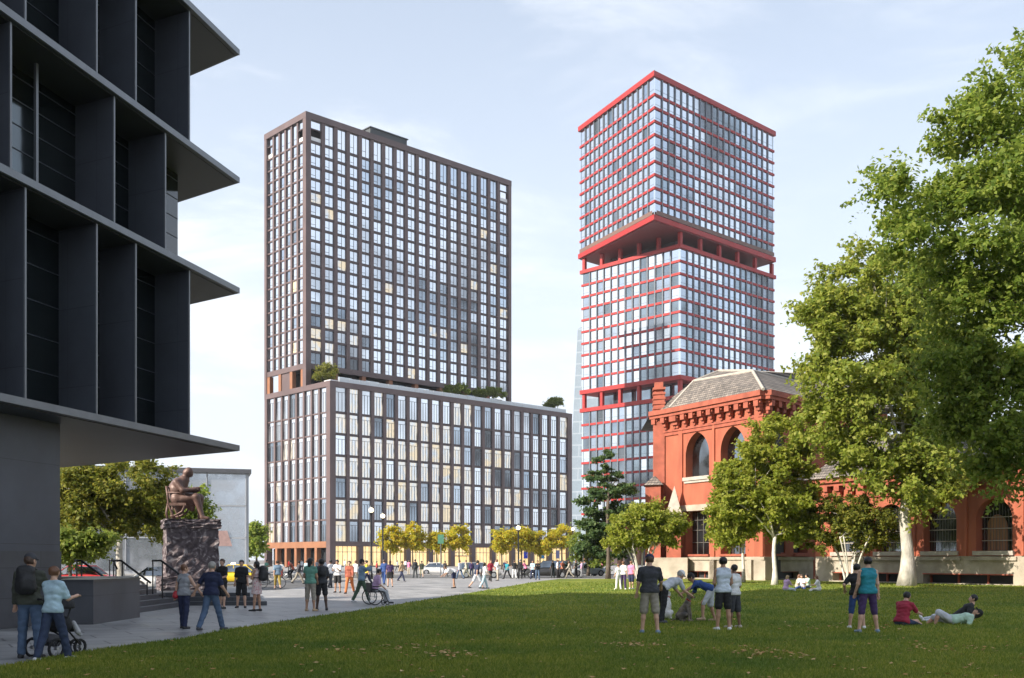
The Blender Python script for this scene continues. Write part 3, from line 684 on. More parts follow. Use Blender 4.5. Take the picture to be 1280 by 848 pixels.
# ================================================================ RED BRICK CHURCH
def arch(uc, w_, zs, zt, n=9):
    h_ = zt - zs; r = ((w_ / 2) ** 2 + h_ ** 2) / w_; cx_ = uc - w_ / 2 + r
    a1 = math.atan2(h_, uc - cx_)
    left = [(cx_ + r * math.cos(math.pi + (a1 - math.pi) * k / n), zs + r * math.sin(math.pi + (a1 - math.pi) * k / n)) for k in range(n + 1)]
    return left + [(2 * uc - u, z) for u, z in left[-2::-1]]
def arcwall(mb, fr, u0, u1, z0, z1, th, ops, mi=0):
    """ops: (uc, w, [(zbottom, zspring, ztop or None for flat)...]) columns of openings"""
    u = u0
    for uc, w_, hs in ops:
        a, b_ = uc - w_ / 2, uc + w_ / 2
        mb.fbox(fr, u, a, -th, 0, z0, z1, mi); z = z0
        for (zb, zs, zt) in hs:
            if zb > z: mb.fbox(fr, a, b_, -th, 0, z, zb, mi)
            if zt is None: z = zs
            else:
                top = hs[hs.index((zb, zs, zt)) + 1][0] if hs.index((zb, zs, zt)) + 1 < len(hs) else z1
                ar = arch(uc, w_, zs, zt); mid = len(ar) // 2
                mb.fprism(fr, [(a, zs)] + ar[1:mid + 1] + [(uc, top), (a, top)], -th, 0, mi)
                mb.fprism(fr, ar[mid:] + [(b_, top), (uc, top)], -th, 0, mi)
                z = top
        if z < z1: mb.fbox(fr, a, b_, -th, 0, z, z1, mi)
        u = b_
    mb.fbox(fr, u, u1, -th, 0, z0, z1, mi)
ch = thing('brick_church', 'terracotta red gothic hall with pointed windows, corbelled eaves and shingled hipped roof', 'building', (20, 86, 0))
A0 = (20.4, 85.0); cF = Fr(A0, (-.491, .871), (-.871, -.491))
B0 = off(A0, cF.d, 11.0); CH = (13.45, 97.0); cC = Fr(B0, (CH[0] - B0[0], CH[1] - B0[1]), (-.84, -.54))
cR = Fr(A0, (.674, .739), (.739, -.674)); RL = 8.6
M_chg = glass('dark church glazing', (.30, .34, .38), (.02, .022, .025), .05, (.40, .60), .35)
M_grille = mat('leaded grille', (.11, .10, .09), .6)
mb = MB()
opsF = [(3.75, 3.1, [(1.95 + .2, 6.0, None), (9.0, 10.9, 12.95)]), (8.4, 3.2, [(1.95 + .2, 6.0, None), (9.0, 10.9, 12.95)])]
arcwall(mb, cF, 0, 11.0, 1.95, 14.9, .95, opsF)
mb.fbox(cC, 0, 2.86, -.9, -.002, 0, 14.9)
arcwall(mb, cR, 0.0, RL, 1.95, 14.9, .9, [(2.3, 2.6, [(2.3, 6.0, None), (9.0, 10.9, 12.8)]), (6.3, 2.6, [(2.3, 6.0, None), (9.0, 10.9, 12.8)])])
back_pts = [CH, (14.5, 110), (36, 110), (34, 96), off(A0, cR.d, RL)]
cE = Fr(back_pts[-1], (8, 4.2), (4.2, -8)); mb.fbox(cE, 0.01, 9, -.8, 0, 0, 14.9)
# pilaster strips
for u in (.0, 5.95, 10.3): mb.fbox(cF, u + .02, u + (.55 if u != 5.95 else .3), 0, .14, 1.96, 13.3)
mb.build('walls', M_plasterR, ch)
mb = MB()
mb.prism([off(A0, cF.n, -1.0), off(B0, cF.n, -1.0), off(CH, (1, 0), .9), (14.8, 109), (35, 109), (33, 97), off(back_pts[-1], cR.n, -1.0)], .1, 14.7)
mb.build('interior', M_inter, ch)
# stone base with basement lights
mb = MB()
arcwall(mb, cF, -.12, 11.1, 0, 1.95, 1.0, [(3.75, 3.0, [(.12, .72, None)]), (8.4, 3.0, [(.12, .72, None)])])
arcwall(mb, cR, -.0, RL, 0, 1.95, .95, [(4.3, 3.4, [(.12, .72, None)])])
m2 = MB(); m2.v = [(x, y, z) for x, y, z in mb.v]; m2.f = mb.f; m2.m = mb.m
for fr_, a, b_ in ((cF, -.12, 11.1), (cR, .02, RL)): m2.fbox(fr_, a, b_, .003, .12, 1.70, 1.94)
for fr_, uc in ((cF, 3.75), (cF, 8.4)):
    for u_ in (uc - 2.6, uc + 2.05): m2.fbox(fr_, u_, u_ + .55, .003, .34, 0, 1.69)
m2.build('stone_base', M_stone, ch)
for fr_, uc, w_, hh in ((cF, 3.75, 3.1, 1), (cF, 8.4, 3.2, 1), (cR, 2.3, 2.6, 1), (cR, 6.3, 2.6, 1)):
    g = MB(); ar = arch(uc, w_ - .02, 10.9, 12.93 if w_ > 2.7 else 12.78)
    g.fprism(fr_, [(uc - w_ / 2 + .01, 9.02), (uc + w_ / 2 - .01, 9.02)] + ar[::-1], -.85, -.78, 0)
    g.build('arched_window', [M_chg, M_grille], ch)
    g = MB(); g.fbox(fr_, uc - w_ / 2 + .01, uc + w_ / 2 - .01, -.85, -.78, 2.2, 5.99, 0)
    for k in range(1, 4): g.fbox(fr_, uc - w_ / 2 + w_ * k / 4 - .03, uc - w_ / 2 + w_ * k / 4 + .03, -.775, -.70, 2.2, 5.99, 1)
    for z_ in (3.2, 4.3, 5.2): g.fbox(fr_, uc - w_ / 2 + .02, uc + w_ / 2 - .02, -.77, -.71, z_, z_ + .05, 1)
    g.build('window', [M_chg, M_grille], ch)
    g = MB(); g.fbox(fr_, uc - w_ / 2 - .2, uc + w_ / 2 + .2, -.7, .22, 8.72, 9.02); g.fbox(fr_, uc - w_ / 2 - .1, uc + w_ / 2 + .1, -.7, .12, 8.5, 8.715)
    g.build('sill', M_sill, ch)
    g = MB(); g.fbox(fr_, uc - w_ / 2 - .5, uc + w_ / 2 + .5, .003, .16, 6.02, 6.55); g.build('lintel', M_stone, ch)
    g = MB(); g.fbox(fr_, uc - w_ / 2 - .1, uc + w_ / 2 + .1, -.7, .2, 2.0, 2.19); g.build('sill', M_redtrim, ch)
for fr_, uc, w_ in ((cF, 3.75, 3.0), (cF, 8.4, 3.0), (cR, 4.3, 3.4)):
    g = MB(); g.fbox(fr_, uc - w_ / 2, uc + w_ / 2, -.6, -.55, .12, .72, 0); g.fbox(fr_, uc - w_ / 2, uc + w_ / 2, -.5, -.08, .66, .72, 1)
    for k in (.33, .66): g.fbox(fr_, uc - w_ / 2 + w_ * k, uc - w_ / 2 + w_ * k + .07, -.54, -.45, .12, .66, 1)
    g.build('basement_window', [M_inter, M_redtrim], ch)
# cornice and corbels
for fr_, L_, u00 in ((cF, 11.0, 0), (cC, 2.86, 0), (cR, RL, 0)):
    mb = MB()
    mb.fbox(fr_, u00 - .55, L_ + (.3 if fr_ is not cC else .2), -.5, .95 + .01 * (fr_ is cR), 14.9, 15.32); mb.fbox(fr_, u00 - .5, L_ + .25, -.5, .80, 14.62 + .003 * (fr_ is cR), 14.895)
    mb.fbox(fr_, u00 - .1, L_ + .05, .003, .20, 13.30, 13.52)
    mb.fbox(fr_, u00 - .1, L_ + .05, .003, .12, 13.0, 13.295)
    mb.build('cornice', M_redtrim, ch)
    n_ = int(L_ / 1.18)
    for i in range(n_ + 1):
        u = .2 + i * (L_ - .4) / max(n_, 1)
        k_ = MB(); k_.fbox(fr_, u - .27, u + .27, .15, .74, 14.12, 14.615); k_.fbox(fr_, u - .22, u + .22, .15, .52, 13.80, 14.115); k_.fbox(fr_, u - .15, u + .15, .15, .34, 13.535, 13.795)
        k_.fbox(fr_, u - .40, u - .275, .15, .60, 14.38, 14.612); k_.fbox(fr_, u + .275, u + .40, .15, .60, 14.38, 14.612)
        k_.build('corbel', M_redtrim, ch)
# roof
eA = (A0[0] - .3, A0[1] - 1.0); eB = off(B0, (-.95, -.2), .9); eC = (12.9, 97.4); eD = off(back_pts[-1], (.739, -.674), .9)
eE = (35, 95.2); eF = (36, 111); eG = (13.6, 111); ze = 15.33
tA = (20.77, 90.7, 18.0); tB = (16.6, 95.8, 18.0); tD = (26.6, 96.6, 18.0); tE = (33, 99, 18.0); tF = (33, 106, 18.0); tG = (17, 106, 18.0)
rA = (19.3, 98.2, 19.35); rE = (30.5, 100.5, 19.35)
mb = MB()
V_ = [eA + (ze,), eB + (ze,), eC + (ze,), eD + (ze,), eE + (ze,), eF + (ze,), eG + (ze,), tA, tB, tD, tE, tF, tG, rA, rE]
mb.add(V_, [(0, 7, 8, 1), (1, 8, 2), (3, 9, 7, 0), (4, 10, 9, 3), (5, 11, 10, 4), (6, 12, 11, 5), (2, 8, 12, 6), (7, 13, 8), (7, 9, 14, 13), (9, 10, 14), (10, 11, 14), (11, 12, 13, 14), (12, 8, 13), (0, 1, 2, 6, 5, 4, 3)])
rf = mb.build('roof', M_tile, ch)
mb = MB()
for a, b_ in ((tA, tB), (tA, eA + (ze,)), (tB, eB + (ze,)), (tA, tD), (tA, rA), (rA, rE), (tB, rA)): mb.tube([(a[0], a[1], a[2] + .02), (b_[0], b_[1], b_[2] + .02)], .13, 6)
mb.build('ridge_tiles', mat('pale ridge tile', (.40, .36, .31), .8), rf)
# buttress turret and small tiled caps at the left
mb = MB(); bx = 13.0
mb.prism([(bx, 96.4), (bx + .95, 96.0), (bx + 1.1, 97.3), (bx + .1, 97.6)], 0, 17.0)
for k in range(5): mb.prism([(bx - .06 - .03 * (k % 2), 96.3), (bx + 1.02, 95.92), (bx + 1.15, 97.4), (bx + .05, 97.7)], 15.5 + k * .45, 15.7 + k * .45 )
mb.prism([(bx + .1, 96.5), (bx + .85, 96.2), (bx + 1.0, 97.2), (bx + .2, 97.5)], 17.0, 18.0)
mb.build('buttress', M_redtrim, ch)
mb = MB(); mb.prism([(12.0, 94.6), (13.3, 94.0), (13.7, 96.3), (12.4, 96.6)], 0, 8.4); mb.build('buttress', M_redtrim, ch)
mb = MB(); mb.add([(11.8, 94.4, 8.4), (13.5, 93.7, 8.4), (13.9, 96.3, 8.4), (12.2, 96.8, 8.4), (12.9, 95.4, 9.3), (13.1, 95.6, 9.3)], [(0, 1, 4), (1, 2, 5, 4), (2, 3, 5), (3, 0, 4, 5), (0, 3, 2, 1)]); mb.build('buttress_cap', M_tile, ch)
mb = MB(); mb.prism([(13.7, 93.2), (14.9, 92.7), (15.2, 93.8), (14.0, 94.3)], 0, 5.6); mb.build('buttress', M_redtrim, ch)
mb = MB(); mb.add([(13.6, 93.1, 5.6), (15.0, 92.6, 5.6), (15.3, 93.9, 5.6), (13.9, 94.4, 5.6), (14.45, 93.5, 8.3)], [(0, 1, 4), (1, 2, 4), (2, 3, 4), (3, 0, 4), (0, 3, 2, 1)]); mb.build('buttress_cap', M_sill, ch)
mb = MB(); mb.prism([(12.1, 94.0), (15.4, 92.2), (15.6, 93.0), (13.5, 96.3)], 0, 1.9); mb.build('stone_base', M_stone, ch)

# the lower wing
wg = thing('brick_wing', 'long low red wing with pointed grille windows running out of frame at the right', 'building', (30, 72, 0))
W_ = (23.9, 82.7); wF = Fr(W_, (.491, -.871), (-.871, -.491)); LW = 40
ucs = [3.16, 7.36, 11.56, 15.76, 19.96, 24.16, 28.4, 32.6]
mb = MB(); arcwall(mb, wF, 0, LW, 1.95, 7.6, .9, [(u, 2.7, [(2.3, 4.35, 5.75)]) for u in ucs])
mb.fbox(wF, -.0, LW, -12, -.95, 1.95, 7.6) if False else None
for u in ucs[:-1]: mb.fbox(wF, u + 2.0, u + 2.2, .0, .10, 1.96, 7.0)
mb.build('walls', M_plasterR, wg)
mb = MB(); mb.fbox(wF, .3, LW - .3, -11, -1.2, .1, 7.5); mb.build('interior', M_inter, wg)
mb = MB()
arcwall(mb, wF, 0, LW, 0, 1.95, 1.0, [(u, 7.0, [(.1, .75, None)]) for u in (5.26, 13.66, 22.06, 30.5)])
for u in ucs: mb.fbox(wF, u - 1.7, u + 1.7, .003, .14, 1.66, 1.90)
mb.build('stone_base', M_stone, wg)
M_amber = mat('amber blind behind grille', (.30, .15, .08), .6, 0, .25, 2, stretch=(4, 4, .3))
for i, u in enumerate(ucs):
    g = MB(); ar = arch(u, 2.68, 4.35, 5.73)
    g.fprism(wF, [(u - 1.34, 2.32), (u + 1.34, 2.32)] + ar[::-1], -.72, -.66, 0)
    if i == 3:
        ar2 = arch(u - .2, 1.5, 3.9, 4.7); g.fprism(wF, [(u - .95, 2.34), (u + .55, 2.34)] + ar2[::-1], -.655, -.63, 2)
    for k in range(1, 12):
        uu = u - 1.34 + 2.68 * k / 12; hh = 5.6 - abs(uu - u) * .95
        g.fbox(wF, uu - .012, uu + .012, -.60, -.575, 2.32, hh, 1)
    for z_ in (2.95, 3.75, 4.5): g.fbox(wF, u - 1.3, u + 1.3, -.57, -.54, z_, z_ + .05, 3)
    g.build('arched_window', [M_chg, M_grille, M_amber, M_sill], wg)
    g = MB(); g.fbox(wF, u - 1.5, u + 1.5, -.65, .18, 2.0, 2.29); g.build('sill', M_sill, wg)
for u in (5.26, 13.66, 22.06, 30.5):
    g = MB(); g.fbox(wF, u - 3.5, u + 3.5, -.9, -.85, .1, .75, 0); g.fbox(wF, u - 3.5, u + 3.5, -.5, .04, .69, .77, 1)
    for k in (-3.46, -1.2, 1.1, 3.38): g.fbox(wF, u + k, u + k + .1, -.84, -.7, .1, .69, 1)
    g.build('basement_window', [M_inter, M_redtrim], wg)
mb = MB(); mb.fbox(wF, -.1, LW, -.4, .72, 7.6, 7.95); mb.fbox(wF, -.05, LW, -.4, .5, 7.35, 7.597); mb.fbox(wF, -.05, LW, .003, .14, 6.35, 6.5); mb.build('cornice', M_redtrim, wg)
for i in range(34):
    u = .3 + i * 1.18; k_ = MB(); k_.fbox(wF, u - .26, u + .26, .12, .56, 6.95, 7.345); k_.fbox(wF, u - .2, u + .2, .12, .36, 6.52, 6.945); k_.build('corbel', M_redtrim, wg)
mb = MB(); r0 = wF
mb.add([r0.p(-.3, .95, 7.96), r0.p(LW, .95, 7.96), r0.p(LW, -5.5, 11.6), r0.p(-.3, -5.5, 11.6), r0.p(-.3, -12, 7.96), r0.p(LW, -12, 7.96)], [(0, 1, 2, 3), (3, 2, 5, 4), (0, 3, 4), (1, 5, 2), (0, 4, 5, 1)])
mb.build('roof', M_tile, wg)

# ================================================================ STREET LAMPS, SIGNPOSTS
def lamp(label, px, pyb, pyt, D=None, style=0):
    D = D or gd(pyb); x = at(px, D); H = zat(pyt, D)
    t = thing('street_lamp', label, 'street lamp', (x, D, 0), 'street lamps along the square')
    mb = MB(); mb.tube([(x, D, 0), (x, D, .5), (x, D, .55), (x, D, H - .75)], [.16, .15, .10, .07], 10); mb.build('post', M_black, t, True)
    mb = MB(); mb.tube([(x, D, H - .8), (x, D, H - .68), (x, D, H - .64)], [.08, .17, .2], 10); mb.build('collar', M_black, t)
    mb = MB(); mb.ball((x, D, H - .42), .23, 12, 8); mb.build('globe', M_lamp, t, True)
    mb = MB(); mb.tube([(x, D, H - .20), (x, D, H - .06), (x, D, H + .05)], [.13, .10, .02], 8); mb.build('finial', M_black, t)
lamp('black post lamp with a round globe, tallest, left of the yellow trees', 464, 724, 632)
lamp('black globe lamp just right of the tallest lamp post', 478.5, 721.5, 640)
lamp('lit globe lamp standing in front of the right yellow trees', 648, 720.5, 655)
lamp('globe lamp beside the right edge of the brown building', 716, 715, 658, 150)
def sign(label, px, D, ztop, col, w_=.5, h_=.6):
    x = at(px, D); t = thing('signpost', label, 'signpost', (x, D, 0), 'traffic signs by the road')
    mb = MB(); mb.tube([(x, D, -.0), (x, D, ztop)], .05, 8); mb.build('pole', M_mull, t)
    mb = MB(); mb.box(x - w_ / 2, x + w_ / 2, D - .08, D - .05, ztop - h_, ztop); mb.build('plate', mat('sign ' + str(px), col, .5), t)
sign('thin grey pole with a small green sign, left of the crouching walker', 551, 104, 4.2, (.08, .22, .15), .6, .9)
sign('thin grey sign pole at the right end of the street', 729, 112, 5.2, (.45, .55, .62), .5, 1.4)

# ================================================================ TREES
LEAF = {
 'yg': leafmat('sunny yellow green leaves', (.15, .20, .022), (.25, .30, .035), (.40, .40, .08), .5),
 'mid': leafmat('mid green leaves', (.10, .16, .025), (.17, .23, .035), (.28, .32, .07), .5),
 'deep': leafmat('deep green leaves', (.11, .18, .028), (.18, .255, .038), (.32, .37, .08), .55),
 'fresh': leafmat('fresh plane leaves', (.14, .20, .028), (.24, .295, .04), (.38, .39, .09), .5),
 'olive': leafmat('olive maple leaves', (.10, .135, .02), (.18, .205, .03), (.31, .29, .05), .48),
 'autumn': leafmat('yellow autumn leaves', (.30, .33, .03), (.48, .46, .04), (.60, .44, .04), .5),
 'pine': leafmat('blue green needles', (.04, .085, .028), (.07, .125, .04), (.12, .17, .055), .35),
}
def tree(name, label, base, trunk_h, trunk_r, lobes, nclump, nleaf, cr, ls, leaf, bark, cat='tree', group=None, seed=1, stems=1, flat=.75, lean=0, fill=.45, spread=.5, barky=True):
    """lobes: world-space ellipsoids (x,y,z,rx,ry,rz)"""
    rg = np.random.default_rng(seed); r2 = random.Random(seed)
    t = thing(name, label, cat, base, group)
    lb_ = np.array(lobes, float); vol = lb_[:, 3] * lb_[:, 4] * lb_[:, 5]; pr = vol ** .8 / (vol ** .8).sum()
    idx = rg.choice(len(lb_), nclump, p=pr)
    d = rg.normal(size=(nclump, 3)); d /= np.linalg.norm(d, axis=1)[:, None]
    rad = rg.uniform(fill, 1.0, nclump) ** .6 * rg.uniform(.86, 1.06, nclump)
    cc = lb_[idx, :3] + d * lb_[idx, 3:] * rad[:, None]
    ctr = lb_[:, :3].mean(0)
    # leaves
    n = nclump * nleaf; ci = np.repeat(np.arange(nclump), nleaf)
    csz = cr * rg.uniform(.6, 1.25, nclump)
    e = rg.normal(size=(n, 3)); e /= np.linalg.norm(e, axis=1)[:, None]
    rr = rg.uniform(.08, 1.0, n) ** .6 * csz[ci] * (1 + .35 * rg.normal(size=n).clip(-1, 2) * .6)
    P = cc[ci] + e * rr[:, None] * np.array([1, 1, flat])
    # feathery shoots: a share of the leaves sits along twigs that leave the clump
    nsp = 7; sd_ = rg.normal(size=(nclump, nsp, 3)) + ((cc - lb_[idx, :3]) / (np.linalg.norm(cc - lb_[idx, :3], axis=1)[:, None] + 1e-6))[:, None, :] * 1.3 + np.array([0, 0, .25]); sd_ /= np.linalg.norm(sd_, axis=2)[:, :, None]
    on = rg.random(n) < .38; q_ = rg.uniform(.3, 1.75, n)[:, None] * csz[ci][:, None]
    sh_ = cc[ci] + sd_[ci, rg.integers(0, nsp, n)] * q_ * np.array([1, 1, flat]) + rg.normal(0, ls * .35, (n, 3)) - np.array([0, 0, 1.]) * (q_ ** 2) * .10
    P = np.where(on[:, None], sh_, P)
    outw = cc[ci] - lb_[idx[ci], :3]; outw /= np.linalg.norm(outw, axis=1)[:, None] + 1e-6
    nrm = e * .25 + outw * .25 + np.array([0, 0, .55]) + rg.normal(0, .55, (n, 3)); nrm /= np.linalg.norm(nrm, axis=1)[:, None]
    tg = rg.normal(size=(n, 3)) + outw * .6 + np.array([0, 0, -.35]); tg -= (tg * nrm).sum(1)[:, None] * nrm; tg /= np.linalg.norm(tg, axis=1)[:, None]
    bt = np.cross(nrm, tg); s = ls * rg.uniform(.6, 1.3, n)[:, None]
    V = np.stack([P - tg * s * .5, P + bt * s * .33 + nrm * s * .08 - tg * s * .03, P + tg * s * .55 - nrm * s * .06, P - bt * s * .33 + nrm * s * .08 - tg * s * .03], 1)
    npmesh('crown', V.reshape(-1, 3), np.arange(n * 4).reshape(-1, 4), LEAF[leaf], t)
    # trunk and limbs
    mb = MB(); bx_, by_, bz_ = base; forks = []
    for s_ in range(stems):
        a = 6.283 * s_ / stems + r2.random(); sp_ = 0 if stems == 1 else .25
        p0 = Vector((bx_ + sp_ * math.cos(a), by_ + sp_ * math.sin(a), bz_ - .05))
        tp = Vector((bx_ + lean * trunk_h + (spread * trunk_h * math.cos(a) if stems > 1 else 0), by_ + (spread * trunk_h * math.sin(a) if stems > 1 else 0), bz_ + trunk_h))
        pts = []; rs = []
        for k in range(7):
            q = k / 6; p = p0.lerp(tp, q)
            if stems > 1: p = Vector((p0.x + (tp.x - p0.x) * q ** 1.5, p0.y + (tp.y - p0.y) * q ** 1.5, p.z))
            p.x += .12 * trunk_r * math.sin(q * 7 + s_) * (1 if k else 0) * 2; pts.append(p)
            rs.append(trunk_r * (1.55 - .0 * q if k == 0 else (1.18 if k == 1 else 1.0 - .32 * q)))
        mb.tube(pts, rs, 12); forks.append((tp, rs[-1]))
    tr = mb.build('trunk', bark, t, True)
    mb = MB()
    sel = list(range(nclump)); r2.shuffle(sel); sel = sel[:min(nclump, 46 if stems == 1 else 30)]
    mains = []
    for f_i, (tp, r_) in enumerate(forks):
        for k in range(6 if stems == 1 else 2):
            j = sel[(k * len(forks) + f_i) % len(sel)]; e_ = Vector(cc[j]); mid = tp.lerp(e_, .5) + Vector((0, 0, .10 * (e_ - tp).length))
            mb.tube([tp - Vector((0, 0, .1)), tp.lerp(mid, .5) + Vector((r2.uniform(-.1, .1), 0, .05)), mid, e_], [r_ * .62, r_ * .45, r_ * .32, r_ * .08], 7); mains.append((mid, r_ * .3)); mains.append((tp.lerp(mid, .6), r_ * .4))
    for j in sel:
        e_ = Vector(cc[j]); m_, r_ = min(mains, key=lambda q: (q[0] - e_).length)
        mb.tube([m_, m_.lerp(e_, .5) + Vector((0, 0, .06 * (e_ - m_).length)), e_], [r_ * .55, r_ * .32, r_ * .1], 5)
    mb.build('limbs', bark, t, True)
    return t
def L_(D, *px):   # lobes from pixels at depth D: (px, py, rx_px, rz_px, dy m, ry m)
    out = []
    for q in px:
        x, y, rx, rz = q[:4]; dy = q[4] if len(q) > 4 else 0; k = (D + dy) / F0
        out.append(((x - CX) * k, D + dy, CAMZ + (HZ - y) * k, rx * k, q[5] if len(q) > 5 else rx * k * .95, rz * k))
    return out
# the two big trees at the right
D = 40
tree('plane_tree', 'huge dark green tree filling the upper right corner, its trunk out of frame', (23.6, 40.5, LZ), 5.5, .55,
     L_(D, (1290, 130, 75, 80), (1225, 190, 62, 70), (1155, 262, 62, 62, -1), (1235, 300, 90, 85), (1110, 285, 38, 34, -1), (1300, 400, 100, 110), (1215, 420, 62, 90), (1195, 500, 42, 66, 1), (1270, 520, 70, 72), (1225, 560, 44, 34), (1290, 585, 60, 30), (1350, 250, 100, 160, 2), (1380, 470, 110, 110, 2), (1430, 300, 110, 190, 3)),
     440, 330, .85, .205, 'deep', M_barkd, seed=11, fill=.5)
D = 68
tree('plane_tree', 'tall pale-trunked plane tree with a wide yellow-green crown before the red wing', (at(1133, 67), 67, LZ), zat(604, 67), .42,
     L_(D, (1090, 352, 55, 50), (1052, 400, 55, 45), (1120, 420, 80, 65, 1), (1030, 440, 42, 36, -1), (1060, 480, 60, 48, -1), (1040, 530, 46, 40), (1110, 530, 72, 56), (1085, 575, 52, 36, -1), (1165, 570, 52, 46), (1165, 480, 60, 70, 1), (1150, 605, 40, 24, -2), (1140, 370, 60, 60, 2)),
     350, 320, .95, .29, 'fresh', M_bark, seed=12, fill=.5)
D = 71
tree('maple_tree', 'dense round-headed maple with a thin white trunk before the church corner', (at(968, gd(732)), gd(732), LZ), zat(672, 70), .17,
     L_(D, (968, 560, 42, 46), (940, 590, 42, 44), (995, 600, 28, 55), (925, 630, 40, 38), (965, 640, 50, 44), (995, 650, 28, 38), (950, 610, 56, 56), (905, 650, 22, 22)),
     210, 240, .55, .25, 'yg', M_barkw, seed=13, fill=.55)
tree('maple_tree', 'slim young maple half hidden behind the round-headed one', (at(929, 79), 79, LZ), 3.2, .13,
     L_(79, (925, 640, 30, 36), (915, 660, 26, 22)), 46, 130, .55, .28, 'yg', M_barkw, seed=14)
tree('river_birch', 'spreading multi-stemmed tree with white stems below the tall plane tree', (at(1062, 69.5), 69.5, LZ), zat(672, 69.5), .06,
     L_(70, (1040, 655, 34, 24), (1075, 650, 38, 28), (1100, 660, 26, 22), (1020, 675, 22, 16), (1058, 632, 28, 16), (1065, 675, 30, 14)), 120, 170, .45, .2, 'olive', M_barkw, seed=15, stems=8, spread=.42)
tree('river_birch', 'low multi-stemmed tree with pale feathery leaves left of the church', (at(802, 74), 74, LZ), zat(684, 74), .06,
     L_(74, (785, 665, 28, 22), (815, 655, 34, 26), (838, 655, 24, 18), (800, 645, 26, 14), (770, 680, 18, 12), (822, 672, 26, 12)), 130, 170, .42, .2, 'yg', M_barkw, seed=16, stems=7, spread=.42)
tree('conifer', 'dark layered evergreen standing before the base of the red tower', (at(760, 93.5), 93.5, 0), 7.4, .17,
     L_(95, (754, 575, 10, 14), (756, 596, 26, 8), (765, 612, 34, 8), (745, 625, 26, 8), (768, 640, 36, 8), (748, 655, 28, 8), (758, 668, 34, 9), (740, 684, 18, 9), (765, 690, 26, 9)), 210, 120, .42, .26, 'pine', M_barkd, seed=17, flat=.4)
tree('linden_tree', 'small green linden at the street corner right of the brown building', (at(735, 116), 116, 0), 3, .15, L_(116, (738, 668, 18, 22), (728, 685, 14, 14), (752, 700, 14, 12)), 60, 110, .6, .3, 'mid', M_barkd, seed=18)
# street trees in autumn colour
for k, (px_, py_, r_, lab) in enumerate(((488, 674, 13, 'yellow street tree nearest the left lamp post, first in its row'), (516, 671, 13.5, 'yellow street tree second from the left in its row'), (546, 677, 10, 'smallest yellow street tree, behind the thin sign pole'), (574, 672, 13.5, 'round yellow street tree just right of the smallest one'), (627, 675, 12, 'yellow-green street tree starting the right group, left of the lit lamp'), (652, 672, 13, 'yellow-green street tree directly behind the lit globe lamp'), (675, 679, 12.5, 'broad yellow street tree above the black parked car'), (702, 669, 14, 'tallest yellow street tree at the right end of the brown facade'))):
    D = 182 + k * 1.0
    tree('street_tree', lab, (at(px_, D), D, 0), zat(py_ + r_ * .8, D), .13, L_(D, (px_, py_, r_ * 1.1, r_ * 1.15), (px_ - r_ * .4, py_ + r_ * .4, r_ * .7, r_ * .6), (px_ + r_ * .45, py_ + r_ * .5, r_ * .6, r_ * .7)), 56, 75, .62, .42, 'autumn', M_barkd, group='yellow street trees before the brown building', seed=30 + k)
# left side
tree('maple_tree', 'broad olive-green maple behind the handrails under the dark building', (at(150, 58), 58, 0), zat(668, 58), .22,
     L_(59, (110, 620, 50, 44), (165, 605, 48, 36), (190, 640, 30, 34), (130, 650, 45, 26), (60, 620, 50, 50, 2), (200, 610, 18, 22), (30, 600, 50, 50, 2)), 300, 230, .55, .21, 'olive', M_bark, seed=19, fill=.5)
tree('maple_tree', 'small bright green bushy tree in front of the broad olive maple', (at(88, 46), 46, 0), 2.2, .09,
     L_(46, (95, 682, 30, 18), (118, 678, 20, 14), (70, 685, 24, 18)), 70, 130, .4, .2, 'mid', M_barkd, seed=20)
tree('maple_tree', 'dark green tree showing behind the bronze statue', (at(232, 82), 82, 0), 2.6, .14, L_(82, (238, 632, 24, 20), (215, 652, 22, 18), (250, 640, 14, 14)), 80, 110, .6, .3, 'deep', M_barkd, seed=21)
tree('linden_tree', 'far green tree left of the orange columns of the brown building', (at(321, 165), 165, 0), 3.0, .2, L_(165, (320, 672, 12, 18), (314, 686, 10, 12)), 50, 90, .9, .5, 'deep', M_barkd, seed=22)
# roof terrace shrubs
def rooft(lab, px_, py_, D, lob, seed, nm='terrace_tree'):
    tree(nm, lab, (at(px_, D), D, PT + .7), max(.8, zat(py_, D) - PT - .9), .12, L_(D, *lob), 60, 90, .7, .42, 'mid' if seed != 41 else 'olive', M_barkd, group='greenery on the roof terrace', seed=seed)
rooft('leafy tree at the corner of the roof terrace', 408, 466, 257, ((402, 467, 8, 8), (413, 464, 9, 9)), 41)
rooft('low dark shrub mass midway along the roof terrace', 570, 488, 281, ((563, 489, 8, 6), (577, 487, 9, 6)), 42, 'terrace_shrub')
rooft('long dark hedge-like shrub on the roof terrace right of the middle', 612, 492, 288, ((600, 492, 9, 5), (613, 491, 9, 6), (626, 492, 8, 6)), 43, 'terrace_shrub')
rooft('round green shrub near the far right end of the roof terrace', 691, 505, 306, ((686, 506, 8, 5), (695, 503, 8, 6)), 44, 'terrace_shrub')
